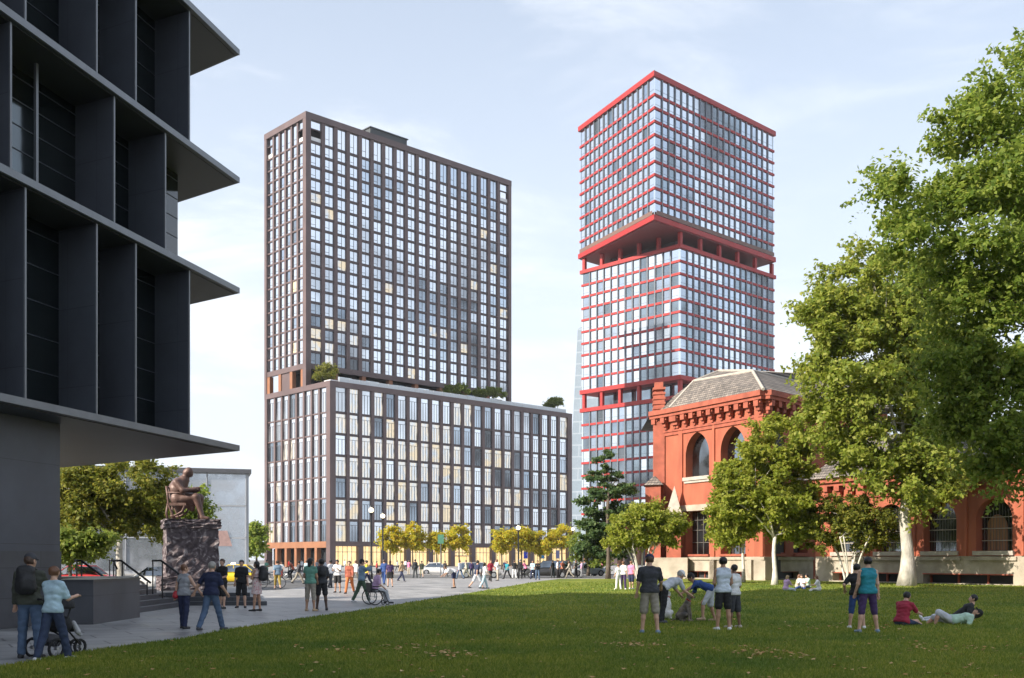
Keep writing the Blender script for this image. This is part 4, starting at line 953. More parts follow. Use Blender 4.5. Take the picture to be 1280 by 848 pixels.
# ================================================================ IMPLICIT BODIES (people, dogs, statue)
def smin(a, b, k):
    h = np.clip(.5 + .5 * (b - a) / k, 0, 1); return b + (a - b) * h - k * h * (1 - h)
def cap_d(P, a, b, ra, rb, sc=None):
    a = np.asarray(a, np.float32); b = np.asarray(b, np.float32); ab = b - a; L2 = float(ab @ ab) + 1e-9
    t = np.clip(((P - a) @ ab) / L2, 0, 1); q = P - a - t[..., None] * ab
    if sc is not None: q = q * np.asarray(sc, np.float32)
    return np.sqrt((q * q).sum(-1)) - (ra + (rb - ra) * t)
def nets(prims, h, k=.035, cut=None, fold=0.):
    """prims: (a, b, ra, rb[, scale]) -> verts, quads by naive surface nets"""
    pts = np.array([p[0] for p in prims] + [p[1] for p in prims], float); rm = max(max(p[2], p[3]) for p in prims)
    lo = pts.min(0) - rm - 3 * h; hi = pts.max(0) + rm + 3 * h
    n = np.ceil((hi - lo) / h).astype(int) + 1
    ax = [lo[i] + h * np.arange(n[i]) for i in range(3)]
    P = np.stack(np.meshgrid(*ax, indexing='ij'), -1).astype(np.float32)
    F = None
    for p in prims:
        d = cap_d(P, *p); F = d if F is None else smin(F, d, k)
    if fold:
        x, y, z = P[..., 0], P[..., 1], P[..., 2]
        F = F + fold * (np.sin(31 * z + 9 * x + 5 * np.sin(7 * y + 3 * z)) * np.sin(17 * x + 13 * y + 4 * np.sin(9 * z)) + .6 * np.sin(52 * z - 24 * x + 6 * np.sin(11 * y)))
    if cut is not None:
        for c, nn in cut: F = np.maximum(F, (P - np.asarray(c, np.float32)) @ np.asarray(nn, np.float32))
    F[0] = F[-1] = 1; F[:, 0] = F[:, -1] = 1; F[:, :, 0] = F[:, :, -1] = 1
    s = F < 0
    cs = sum(s[i:n[0] - 1 + i, j:n[1] - 1 + j, l:n[2] - 1 + l].astype(np.int8) for i in (0, 1) for j in (0, 1) for l in (0, 1))
    m = (cs > 0) & (cs < 8); idx = -np.ones(m.shape, np.int64); idx[m] = np.arange(m.sum())
    acc = np.zeros(m.shape + (3,)); cnt = np.zeros(m.shape)
    for axi in range(3):
        o = [x for x in range(3) if x != axi]
        for u in (0, 1):
            for v in (0, 1):
                st = [0, 0, 0]; st[o[0]] = u; st[o[1]] = v
                sl = tuple(slice(st[i], st[i] + n[i] - 1) for i in range(3)); st2 = list(st); st2[axi] = 1
                sl2 = tuple(slice(st2[i], st2[i] + n[i] - 1) for i in range(3))
                f0, f1 = F[sl], F[sl2]; c = ((f0 < 0) != (f1 < 0)) & m
                t = np.where(c, f0 / (f0 - f1 + 1e-12), 0)
                acc[..., axi] += t * c; acc[..., o[0]] += u * c; acc[..., o[1]] += v * c; cnt += c
    I = np.stack(np.nonzero(m), -1); V = lo + h * (I + acc[m] / np.maximum(cnt[m], 1)[:, None])
    Q = []
    for axi in range(3):
        o = [x for x in range(3) if x != axi]
        sl0 = [slice(1, n[i] - 1) for i in range(3)]; sl0[axi] = slice(0, n[axi] - 1); sl1 = list(sl0); sl1[axi] = slice(1, n[axi])
        c = s[tuple(sl0)] != s[tuple(sl1)]; e = np.stack(np.nonzero(c), -1)
        for i in range(3):
            if i != axi: e[:, i] += 1
        def cell(du, dv):
            q = e.copy(); q[:, o[0]] -= du; q[:, o[1]] -= dv; return idx[q[:, 0], q[:, 1], q[:, 2]]
        q = np.stack([cell(1, 1), cell(0, 1), cell(0, 0), cell(1, 0)], -1)
        ins = s[tuple(sl0)][c]
        fl = ~ins if axi != 1 else ins
        q[fl] = q[fl][:, ::-1]; Q.append(q)
    return V, np.concatenate(Q)

def cloth(name, col, rough=.85):
    if name not in MATS: mat(name, col, rough, 0, .16, 5, bump=.25, bscale=22)
    return MATS[name]
SKINC = {'light': (.56, .34, .24), 'tan': (.42, .24, .155), 'brown': (.20, .105, .065), 'dark': (.075, .042, .03)}
for k_, c_ in SKINC.items(): mat('skin ' + k_, c_, .5, 0, .08, 6)
COL = dict(black=(.018, .018, .02), charcoal=(.045, .047, .055), navy=(.018, .025, .065), grey=(.30, .31, .33), palegrey=(.50, .52, .56), white=(.72, .72, .72), denim=(.075, .12, .20), darkdenim=(.03, .045, .09),
           sky=(.40, .55, .62), olive=(.055, .06, .045), green=(.13, .30, .23), teal=(.02, .22, .28), crimson=(.30, .02, .045), lilac=(.48, .32, .50), khaki=(.30, .27, .22), beige=(.48, .42, .34), ochre=(.30, .22, .05),
           purple=(.055, .03, .10), blue=(.03, .07, .22), jade=(.10, .30, .17), orange=(.52, .16, .05), red=(.48, .03, .03), pink=(.75, .22, .36), floral=(.50, .27, .27), mint=(.42, .58, .47), rust=(.35, .10, .06), tan=(.42, .30, .18), bluegrey=(.16, .24, .33), forest=(.06, .10, .065), yellow=(.70, .55, .05), ice=(.55, .62, .70))
HAIRC = dict(black=(.012, .010, .010), brown=(.07, .04, .025), auburn=(.16, .075, .04), grey=(.33, .31, .28), blond=(.34, .24, .12), white=(.6, .58, .55))

def rotz(v, yaw): c, s = math.cos(yaw), math.sin(yaw); return (v[0] * c - v[1] * s, v[0] * s + v[1] * c, v[2])
def V3(*a): return np.array(a, float)
def dirp(p, ab, sx): p, ab = R(p), R(ab); return V3(sx * math.sin(ab), math.sin(p) * math.cos(ab), -math.cos(p) * math.cos(ab))

POSES = {
 'stand': dict(), 
 'relaxed': dict(armL=(8, 8, 14), armR=(-4, 8, 10), legL=(6, 3, 3), legR=(-3, 5, 2)),
 'walk': dict(armL=(-20, 6, 12), armR=(22, 6, 22), legL=(24, 2, 6), legR=(-18, 2, 16), lean=3),
 'stride': dict(armL=(22, 6, 26), armR=(-24, 6, 14), legL=(-22, 2, 20), legR=(28, 2, 8), lean=5),
 'fold': dict(armL=(24, 6, 98, -58), armR=(20, 8, 92, -58), legL=(5, 4, 4), legR=(-4, 6, 2)),
 'phone': dict(armL=(25, 6, 88, -25), armR=(30, 8, 80, -25), legL=(3, 4, 2), legR=(-4, 4, 2), head=18),
 'hips': dict(armL=(-18, 34, 70, -40), armR=(4, 8, 14), legL=(4, 6, 3), legR=(-4, 6, 2)),
}
def person(label, px, py, H, yaw, pose='stand', top=None, bot=None, skin='light', hair='brown', hairlen=0, shoes='black', z0=0., sleeve=.5, leg=1.0, near=False, gp=None, hat=None, dress=False, D=None, x=None, cat='person', extra=None, build=1.0, zroot=None, hood=False):
    po = dict(POSES[pose]) if isinstance(pose, str) else dict(pose)
    D = D or gd(py, z0); X = at(px, D) if x is None else x
    s = H / 1.75; yw = R(yaw)
    lean = R(po.get('lean', 0)); roll = R(po.get('roll', 0)); th = .435 * s; sh = .42 * s; ua = .285 * s; fa = .25 * s
    up = V3(math.sin(roll) * math.cos(lean), math.sin(lean), math.cos(lean) * math.cos(roll)); fw = V3(0, math.cos(lean), -math.sin(lean)); rt_ = np.cross(fw, up)
    pel = V3(0, 0, 0); hipw = .088 * s; J = {}
    legs = {}
    for nm, sx in (('L', -1), ('R', 1)):
        p, ab, kn = po.get('leg' + nm, (0, 4, 1))[:3]; tw = po.get('leg' + nm, (0, 0, 0, 0))[3] if len(po.get('leg' + nm, (0,))) > 3 else 0
        hip = pel + V3(sx * hipw, 0, -.03 * s); k_ = hip + dirp(p, ab, sx) * th
        a_ = k_ + dirp(p - kn, ab + tw, sx) * sh; legs[nm] = (hip, k_, a_)
    ft = po.get('foot', None)
    low = min(legs['L'][2][2], legs['R'][2][2]) - .075 * s
    rz = (-low) if zroot is None else zroot
    feet = {}
    for nm, sx in (('L', -1), ('R', 1)):
        a_ = legs[nm][2]; p, ab, kn = po.get('leg' + nm, (0, 4, 1))[:3]
        pitch = 0 if ft is None else ft
        lift = (a_[2] - .075 * s - low) if ft is None else 0
        pt = -min(.9, lift * 3.2) if (ft is None and p < 0) else R(pitch)
        fd = V3(sx * .18, math.cos(pt), math.sin(pt)); fd /= np.linalg.norm(fd)
        heel = a_ + V3(0, -.03 * s, -.045 * s); feet[nm] = (heel, heel + fd * .19 * s + V3(0, 0, -.008 * s))
    chest = pel + up * .36 * s; neck = pel + up * .53 * s; shn = pel + up * .452 * s
    hp = R(po.get('head', 0)); hy = R(po.get('turn', 0))
    hl = lean * .55 + hp; hup = V3(up[0] * .5, math.sin(hl), math.cos(hl)); hup /= np.linalg.norm(hup)
    if po.get('lie'): hup = up * math.cos(hp) + fw * math.sin(hp)
    hf = fw - (fw @ hup) * hup; hf /= np.linalg.norm(hf); hr_ = np.cross(hf, hup)
    hf, hr_ = hf * math.cos(hy) - hr_ * math.sin(hy), hr_ * math.cos(hy) + hf * math.sin(hy)
    hc = neck + hup * .135 * s + hf * .02 * s
    arms = {}
    for nm, sx in (('L', -1), ('R', 1)):
        a = po.get('arm' + nm, (3, 9, 8)); p, ab, el = a[:3]; inn = a[3] if len(a) > 3 else 0
        S = shn + rt_ * sx * .168 * s * build; E = S + dirp(p, ab, sx) * ua
        dd = dirp(p + el, ab + inn, sx); Wr = E + dd * fa; arms[nm] = (S, E, Wr, dd)
    r = lambda v: v * s
    hips = [(pel + rt_ * -.07 * s + V3(0, 0, -.0), pel + rt_ * .07 * s, r(.105) * build, r(.105) * build)]
    torso = [(pel + up * .10 * s - rt_ * .035 * s, pel + up * .10 * s + rt_ * .035 * s, r(.108) * build, r(.108) * build),
             (pel + up * .22 * s - rt_ * .05 * s, pel + up * .22 * s + rt_ * .05 * s, r(.100) * build, r(.100) * build),
             (chest - rt_ * .075 * s, chest + rt_ * .075 * s, r(.108) * build, r(.108) * build), (shn - rt_ * .115 * s, shn + rt_ * .115 * s, r(.055), r(.055)), (shn - rt_ * .12 * s, neck - rt_ * .02 * s, r(.045), r(.045)), (shn + rt_ * .12 * s, neck + rt_ * .02 * s, r(.045), r(.045))]
    body = torso + hips + [(shn, neck + hup * .05 * s, r(.058), r(.050)), (hc + hup * .03 * s - hf * .012 * s, hc + hup * .01 * s + hf * .005 * s, r(.087), r(.082)), (hc - hup * .03 * s + hf * .035 * s, hc - hup * .055 * s + hf * .045 * s, r(.058), r(.045))]
    if near:
        body += [(hc + hf * .085 * s, hc + hf * .105 * s - hup * .03 * s, r(.009), r(.014))]
        for sx in (-1, 1): body += [(hc + hr_ * sx * .083 * s + hup * .02 * s - hf * .01 * s, hc + hr_ * sx * .083 * s - hup * .025 * s - hf * .005 * s, r(.016), r(.012))]
    for nm in 'LR':
        S, E, Wr, dd = arms[nm]; hip, k_, a_ = legs[nm]; he, to = feet[nm]
        body += [(S, E, r(.050), r(.040)), (E, Wr, r(.040), r(.027)), (hip, k_, r(.082), r(.055)), (k_, k_ * .65 + a_ * .35 + V3(0, -.012 * s, 0), r(.054), r(.052)), (k_ * .65 + a_ * .35, a_, r(.052), r(.036)), (a_, he, r(.036), r(.034)), (he, to, r(.036), r(.028))]
        hsz = (.045 if near else .07) * s
        body += [(Wr, Wr + dd * hsz, r(.026), r(.030))]
    hsize = .0135 * s if near else .022
    loc = (X, D, z0)
    t = thing('person', label, cat, loc, gp or 'people on the square and lawn')
    def mk(name, prims, m_, h_=hsize, k=.03 * s, cut=None, extra_mb=None):
        V, Q = nets(prims, h_, k, cut, .0048 * s if (near and name in ('shirt', 'dress', 'skirt', 'shorts', 'trousers')) else (.0025 if name == 'hair' and near else 0.))
        mi = None
        V = np.asarray(V); V[:, 2] += rz
        if extra_mb is not None:
            ev = np.array(extra_mb.v); ev[:, 2] += rz; n0 = len(V)
            V = np.concatenate([V, ev]); eq = [f if len(f) == 4 else f + [f[-1]] for f in extra_mb.f]
        c, s_ = math.cos(yw), math.sin(yw)
        V = np.stack([V[:, 0] * c - V[:, 1] * s_ + X, V[:, 0] * s_ + V[:, 1] * c + D, V[:, 2] + z0], 1)
        b = BASE[t]; me = bpy.data.meshes.new(name)
        if extra_mb is not None:
            faces = Q.tolist() + [[i + n0 for i in f] for f in extra_mb.f]
            me.from_pydata((V - np.array(b)).tolist(), [], faces); setmats(me, m_)
            mi = [0] * len(Q) + extra_mb.m; me.polygons.foreach_set('material_index', mi)
            me.polygons.foreach_set('use_smooth', [True] * len(mi)); me.update(); return link(name, me, t)
        return npmesh(name, V, Q, m_, t, True)
    ex = None
    if near:
        ex = MB()
        for nm, sx in (('L', -1), ('R', 1)):
            S, E, Wr, dd = arms[nm]; pc = Wr + dd * .055 * s
            pn = np.cross(dd, rt_); pn = pn / (np.linalg.norm(pn) + 1e-6); side = np.cross(pn, dd); side /= np.linalg.norm(side) + 1e-6
            for q in range(4):   # four fingers of unequal length, slightly curled
                o = pc + side * (q - 1.5) * .019 * s; ln = (.062, .072, .068, .052)[q] * s; cv = .35
                a1 = o + dd * ln * .5 + pn * ln * .10; a2 = a1 + (dd * math.cos(cv * 2) + pn * math.sin(cv * 2)) * ln * .32; a3 = a2 + (dd * math.cos(cv * 3.4) + pn * math.sin(cv * 3.4)) * ln * .25
                ex.tube([tuple(o - dd * .01), tuple(a1), tuple(a2), tuple(a3)], [.0088 * s, .0085 * s, .0075 * s, .006 * s], 6, 0)
            tsd = side * (-sx); o = Wr + dd * .02 * s + tsd * .02 * s
            ex.tube([tuple(o), tuple(o + (dd * .6 + tsd * .8) * .035 * s), tuple(o + (dd * .95 + tsd * .55) * .062 * s + pn * .012)], [.012 * s, .0098 * s, .008 * s], 6, 0)
        for sx in (-1, 1): ex.ball(tuple(hc + hf * .082 * s + hr_ * sx * .030 * s + hup * .015 * s), .0105 * s, 8, 5, 1)
        ex.ball(tuple(hc + hf * .086 * s - hup * .045 * s), .014 * s, 8, 5, 2, (1.3, .6, .45))
    mk('body', body, [MATS['skin ' + skin], cloth('eye dark', (.02, .015, .012), .3), cloth('lips', (.35, .12, .10), .5)], extra_mb=ex)
    # shirt or dress
    if top:
        I = .014 * s; pr = [(a, b, ra + I, rb + I) for a, b, ra, rb, in torso]; pr.append((pel - rt_ * .078 * s, pel + rt_ * .078 * s, r(.112) * build + I * 1.1, r(.112) * build + I * 1.1))
        if sleeve > 0:
            for nm in 'LR':
                S, E, Wr, dd = arms[nm]; q = min(sleeve * 2, 1) if sleeve <= .5 else 1
                e1 = S + (E - S) * (sleeve / .5 if sleeve < .5 else 1) * (.78 if sleeve == .5 else 1)
                pr.append((S, e1, r(.050) + I * 1.3, r(.045) + I * 1.4))
                if sleeve > .5: pr.append((E, E + (Wr - E) * (sleeve - .5) * 2 * .96, r(.042) + I * 1.3, r(.030) + I * 1.3))
        else:
            for sx in (-1, 1): pr.append((shn + rt_ * sx * .10 * s, chest + rt_ * sx * .10 * s, r(.052) + I, r(.07) + I))
        hem = pel - up * (.055 if not dress else -.02) * s
        cut = [(hem, -up), (neck + up * .012 * s, up)]
        mk('dress' if dress else 'shirt', pr, top if not isinstance(top, str) else cloth(top + ' cloth', COL[top]), cut=cut)
        if hood: mk('hood', [(neck - fw * .06 * s - rt_ * .05 * s, neck - fw * .06 * s + rt_ * .05 * s, r(.062), r(.062)), (shn - fw * .09 * s, shn - fw * .09 * s - up * .04, r(.07), r(.04))], cloth(top + ' cloth', COL[top]))
    if bot:
        I = .016 * s; pr = [(hips[0][0], hips[0][1], hips[0][2] + I * .6, hips[0][3] + I * .6), (torso[0][0], torso[0][1], torso[0][2] + I * .5, torso[0][3] + I * .5)]
        if dress or leg < 0:   # skirt
            l_ = abs(leg) if leg < 0 else .75
            for nm in 'LR':
                hip, k_, a_ = legs[nm]; e1 = hip + (k_ - hip) * l_; pr.append((hip, e1, r(.10) + I, r(.105) + I))
            mid = (legs['L'][0] + legs['R'][0]) / 2; me_ = mid + ((legs['L'][1] + legs['R'][1]) / 2 - mid) * l_; pr.append((mid, me_, r(.10), r(.12)))
            cut = [(mid + (me_ - mid) * 1.04, (me_ - mid) / np.linalg.norm(me_ - mid))]
            if dress: cut = cut
            mk('skirt', pr, bot if not isinstance(bot, str) else cloth(bot + ' cloth', COL[bot]), k=.06 * s, cut=cut)
        else:
            for nm in 'LR':
                hip, k_, a_ = legs[nm]
                if leg <= .55:
                    e1 = hip + (k_ - hip) * min(leg / .5, 1) * .97; pr.append((hip, e1, r(.084) + I, r(.070) + I * 1.6))
                else:
                    pr.append((hip, k_, r(.082) + I, r(.058) + I * 1.2)); pr.append((k_, k_ + (a_ - k_) * (leg - .5) * 2 * .96, r(.056) + I * 1.2, r(.044) + I * 1.3))
            cut = [(pel + up * .10 * s, up)]
            mk('shorts' if leg <= .55 else 'trousers', pr, cloth(bot + ' cloth', COL[bot]), cut=cut, k=.02 * s)
    # shoes
    for nm in 'LR':
        he, to = feet[nm]; a_ = legs[nm][2]
        mk('shoe', [(he, to, r(.045), r(.037)), (he, a_ - V3(0, 0, .005), r(.045), r(.040))], cloth(shoes + ' shoe leather', COL.get(shoes, (.02, .02, .02)), .5), cut=[((0, 0, he[2] - .040 * s), (0, 0, -1))] if ft is None else None, h_=hsize * (1 if near else .8))
    # hair, hat
    if hair:
        mcol = cloth(hair + ' hair', HAIRC[hair], .5)
        pr = [(hc + hup * .035 * s - hf * .018 * s, hc + hup * .02 * s - hf * .012 * s, r(.099), r(.096))]
        n_ = hf * .86 - hup * .5; n_ /= np.linalg.norm(n_); ct = [(hc + hf * .038 * s + hup * .0 * s, n_), (hc - hup * .045 * s, -hup)]
        if hairlen: ct = [(hc + hf * .038 * s, n_)]; pr += [(hc - hf * .05 * s, hc - hf * .055 * s - hup * hairlen * s, r(.075), r(.06))]
        mk('hair', pr, mcol, cut=ct)
    if hat:
        mcol = cloth(hat + ' hat felt', COL[hat]); mk('cap', [(hc + hup * .055 * s - hf * .01 * s, hc + hup * .05 * s, r(.100), r(.100))], mcol, cut=[(hc + hup * .03 * s, -hup)])
        mk('cap_brim', [(hc + hup * .045 * s + hf * .06 * s - hr_ * .03 * s, hc + hup * .04 * s + hf * .11 * s - hr_ * .0, r(.045), r(.05)), (hc + hup * .045 * s + hf * .06 * s + hr_ * .03 * s, hc + hup * .04 * s + hf * .11 * s, r(.045), r(.05))], mcol, cut=[(hc + hup * .055 * s, hup), (hc + hup * .035 * s, -hup)])
    def world(p): q = rotz((p[0], p[1], p[2] + rz), yw); return (q[0] + X, q[1] + D, q[2] + z0)
    return t, dict(world=world, arms=arms, pel=pel, up=up, fw=fw, rt=rt_, neck=neck, chest=chest, shn=shn, s=s, mk=mk, legs=legs, hc=hc, r=r)

# two-tone fabric for the flowered dress
mf, ntf, bf = nodes('flowered cloth'); vr = N(ntf, 'ShaderNodeTexVoronoi'); vr.inputs['Scale'].default_value = 14
tcf = N(ntf, 'ShaderNodeTexCoord'); ntf.links.new(tcf.outputs['Object'], vr.inputs['Vector']); rf_ = N(ntf, 'ShaderNodeValToRGB'); rf_.color_ramp.elements[0].color = (.45, .06, .10, 1); rf_.color_ramp.elements[1].color = (.62, .50, .48, 1); rf_.color_ramp.elements[1].position = .5
ntf.links.new(vr.outputs['Distance'], rf_.inputs[0]); ntf.links.new(rf_.outputs[0], bf.inputs['Base Color']); bf.inputs['Roughness'].default_value = .9

def backpack(label, info, col='black', sz=1.):
    w_ = info['world']; s = info['s'] * sz; c = info['chest'] - info['fw'] * .19 * s; up = info['up']; rt_ = info['rt']
    base = w_(c - up * .15 * s); t = thing('backpack', label, 'backpack', base)
    V, Q = nets([(c - up * .12 * s - rt_ * .06 * s, c - up * .12 * s + rt_ * .06 * s, .10 * s, .10 * s), (c + up * .14 * s - rt_ * .05 * s, c + up * .14 * s + rt_ * .05 * s, .085 * s, .085 * s), (c - up * .08 * s - info['fw'] * .08 * s, c + up * .0 - info['fw'] * .08 * s, .06 * s, .06 * s), (c - rt_ * .04 * s, c + rt_ * .04 * s, .10 * s, .10 * s)], .018, .09)
    V = np.array([w_(v) for v in V]); npmesh('bag', V, Q, cloth(col + ' nylon', COL[col], .6), t, True)
    for sx in (-1, 1):
        p = [c + up * .18 * s + rt_ * sx * .08 * s + info['fw'] * .08, info['shn'] + rt_ * sx * .10 * s + up * .075 * s, info['shn'] + rt_ * sx * .115 * s + info['fw'] * .10 * s - up * .03, info['chest'] + rt_ * sx * .13 * s + info['fw'] * .09 * s - up * .12 * s, c - up * .12 * s + rt_ * sx * .13 * s]
        mb = MB(); mb.tube([w_(q) for q in p], .018, 6); mb.build('strap', cloth(col + ' nylon', COL[col], .6), t, True)

# ================================================================ THE SEATED STATUE
M_bronze = mat('reddish brown patinated bronze', (.115, .064, .052), .5, .2, .3, 2.5, bump=.3, bscale=9, col2=(.16, .098, .083))
mp_, ntp, bpn = nodes('veined red granite'); Lp = ntp.links.new; tcp = N(ntp, 'ShaderNodeTexCoord')
n1 = N(ntp, 'ShaderNodeTexNoise'); n1.inputs['Scale'].default_value = 2.6; n1.inputs['Detail'].default_value = 9; n1.inputs['Distortion'].default_value = 2.2; Lp(tcp.outputs['Object'], n1.inputs['Vector'])
r1 = N(ntp, 'ShaderNodeValToRGB'); e = r1.color_ramp.elements; e[0].position = .35; e[0].color = (.070, .052, .058, 1); e[1].position = .66; e[1].color = (.42, .37, .37, 1); x_ = e.new(.54); x_.color = (.14, .11, .118, 1)
Lp(n1.outputs[0], r1.inputs[0]); Lp(r1.outputs[0], bpn.inputs['Base Color']); bpn.inputs['Roughness'].default_value = .7
b1 = N(ntp, 'ShaderNodeBump'); b1.inputs['Strength'].default_value = .35; b1.inputs['Distance'].default_value = .15; Lp(n1.outputs[0], b1.inputs['Height']); Lp(b1.outputs[0], bpn.inputs['Normal'])
SD = 44.0; k_ = SD / F0; sx0 = at(238, SD)
pt_ = thing('pedestal', 'massive rough veined granite pedestal carrying the seated bronze figure', 'pedestal', (sx0, SD, .45))
def rough_block(name, x0, x1, y0, y1, z0, z1, seed, amp=.07, taper=0):
    rg_ = np.random.default_rng(seed); nx, ny, nz = 10, 10, 10; vs = {}; V = []; Fc = []
    def vid(i, j, l):
        key = (i, j, l)
        if key not in vs:
            q = 1 - taper * l / nz; cx_, cy_ = (x0 + x1) / 2, (y0 + y1) / 2
            p = [x0 + (x1 - x0) * i / nx, y0 + (y1 - y0) * j / ny, z0 + (z1 - z0) * l / nz]; p[0] = cx_ + (p[0] - cx_) * q; p[1] = cy_ + (p[1] - cy_) * q
            vs[key] = len(V); V.append([p[a] + rg_.normal(0, amp * .45) * (1 if 0 < l < nz or a < 2 else .2) for a in range(3)])
        return vs[key]
    for a in range(nx):
        for b in range(nz):
            Fc += [(vid(a, 0, b), vid(a + 1, 0, b), vid(a + 1, 0, b + 1), vid(a, 0, b + 1)), (vid(a + 1, ny, b), vid(a, ny, b), vid(a, ny, b + 1), vid(a + 1, ny, b + 1))]
    for a in range(ny):
        for b in range(nz):
            Fc += [(vid(0, a + 1, b), vid(0, a, b), vid(0, a, b + 1), vid(0, a + 1, b + 1)), (vid(nx, a, b), vid(nx, a + 1, b), vid(nx, a + 1, b + 1), vid(nx, a, b + 1))]
    for a in range(nx):
        for b in range(ny):
            Fc += [(vid(a, b, nz), vid(a + 1, b, nz), vid(a + 1, b + 1, nz), vid(a, b + 1, nz)), (vid(a, b + 1, 0), vid(a + 1, b + 1, 0), vid(a + 1, b, 0), vid(a, b, 0))]
    mb = MB(); ca, sa = math.cos(R(24)), math.sin(R(24)); mb.add([(sx0 + (v[0] - sx0) * ca - (v[1] - SD) * sa, SD + (v[0] - sx0) * sa + (v[1] - SD) * ca, v[2]) for v in V], Fc); return mb.build(name, mp_, pt_)
rough_block('base_block', sx0 - 1.28, sx0 + 1.28, SD - 1.08, SD + 1.08, .44, 1.0, 1, .05)
rough_block('shaft', sx0 - 1.04, sx0 + 1.04, SD - .86, SD + .86, .95, 3.05, 2, .06, .03)
rough_block('cap_stone', sx0 - 1.10, sx0 + 1.12, SD - .92, SD + .92, 3.0, 3.38, 3, .07)
stt = thing('statue', 'reddish bronze seated figure reading, on the rough granite pedestal', 'statue', (sx0, SD, 3.38), None)
ss = 1.42
def S_(x, y, z): return (sx0 - .10 + x * ss, SD + y * ss, 3.36 + z * ss)   # faces +x (to the right)
pr = []
def sp2(a, b, ra, rb): pr.append((S_(*a), S_(*b), ra * ss * 1.14, rb * ss * 1.14))
sp2((-.30, -.10, .62), (-.30, .10, .62), .17, .17)      # pelvis
sp2((-.34, 0, .72), (-.28, 0, 1.0), .19, .21); sp2((-.26, -.12, 1.10), (-.26, .12, 1.10), .13, .13)
sp2((-.30, 0, .90), (-.12, 0, 1.18), .24, .14); sp2((-.26, 0, .60), (.10, 0, .62), .20, .17); sp2((-.05, 0, .58), (.12, 0, .34), .15, .08)
sp2((-.12, 0, 1.22), (-.04, 0, 1.33), .07, .07); sp2((-.02, 0, 1.40), (.02, 0, 1.44), .115, .11); sp2((.07, 0, 1.33), (.09, 0, 1.34), .06, .055)
for sy, kx, fx in ((-.14, .28, .46), (.16, .30, .30)):
    sp2((-.25, sy, .60), (kx, sy, .68), .13, .10); sp2((kx, sy, .66), (fx, sy, .12), .10, .055); sp2((fx, sy, .07), (fx + .17, sy, .05), .055, .045)
sp2((-.27, -.24, 1.10), (-.06, -.30, .86), .085, .07); sp2((-.06, -.30, .86), (.22, -.16, .90), .065, .045); sp2((.22, -.16, .90), (.30, -.14, .92), .05, .04)
sp2((-.27, .24, 1.10), (-.06, .30, .86), .085, .07); sp2((-.06, .30, .86), (.22, .12, .88), .065, .045); sp2((.22, .12, .88), (.30, .10, .90), .05, .04)
sp2((-.25, -.02, .52), (.15, .02, .56), .17, .13); sp2((-.20, 0, .50), (-.22, 0, .30), .20, .10)    # robe over the lap
V_s, Q_s = nets(pr, .035, .06); npmesh('figure', V_s, Q_s, M_bronze, stt, True)
mb = MB()
for k in range(4): mb.tube([S_(.30, -.14 + .02 * k - .03, .915), S_(.35, -.14 + .02 * k - .03, .905), S_(.375, -.14 + .02 * k - .03, .88)], [.014, .012, .009], 6)
mb.tube([S_(.27, -.14, .95), S_(.31, -.12, .975)], [.014, .01], 6); mb.build('hand', M_bronze, stt, True)
mb = MB(); mb.box8([S_(.20, -.13, .935), S_(.38, -.13, .945), S_(.38, .12, .945), S_(.20, .12, .935), S_(.20, -.13, .965), S_(.38, -.13, .975), S_(.38, .12, .975), S_(.20, .12, .965)]); mb.build('book', M_bronze, stt)
mb = MB()
mb.box8([S_(-.55, -.26, .42), S_(.02, -.26, .42), S_(.02, .26, .42), S_(-.55, .26, .42), S_(-.55, -.26, .50), S_(.02, -.26, .50), S_(.02, .26, .50), S_(-.55, .26, .50)])
mb.build('chair_seat', M_bronze, stt)
mb = MB()
for sy in (-.24, .24):
    mb.tube([S_(-.56, sy, .98), S_(-.52, sy, .70), S_(-.50, sy, .46), S_(-.40, sy, .2), S_(-.30, sy, .03)], .035 * ss, 6); mb.tube([S_(-.52, sy, .45), S_(-.56, sy, .2), S_(-.52, sy, .02)], .035 * ss, 6); mb.tube([S_(-.02, sy, .44), S_(-.10, sy, .25), S_(-.28, sy, .14), S_(-.45, sy, .10)], .03 * ss, 6); mb.tube([S_(-.54, sy, .80), S_(-.2, sy, .80), S_(-.05, sy, .74)], .028 * ss, 6)
mb.tube([S_(-.56, -.24, .96), S_(-.56, .24, .96)], .035 * ss, 6); mb.build('chair_frame', M_bronze, stt, True)

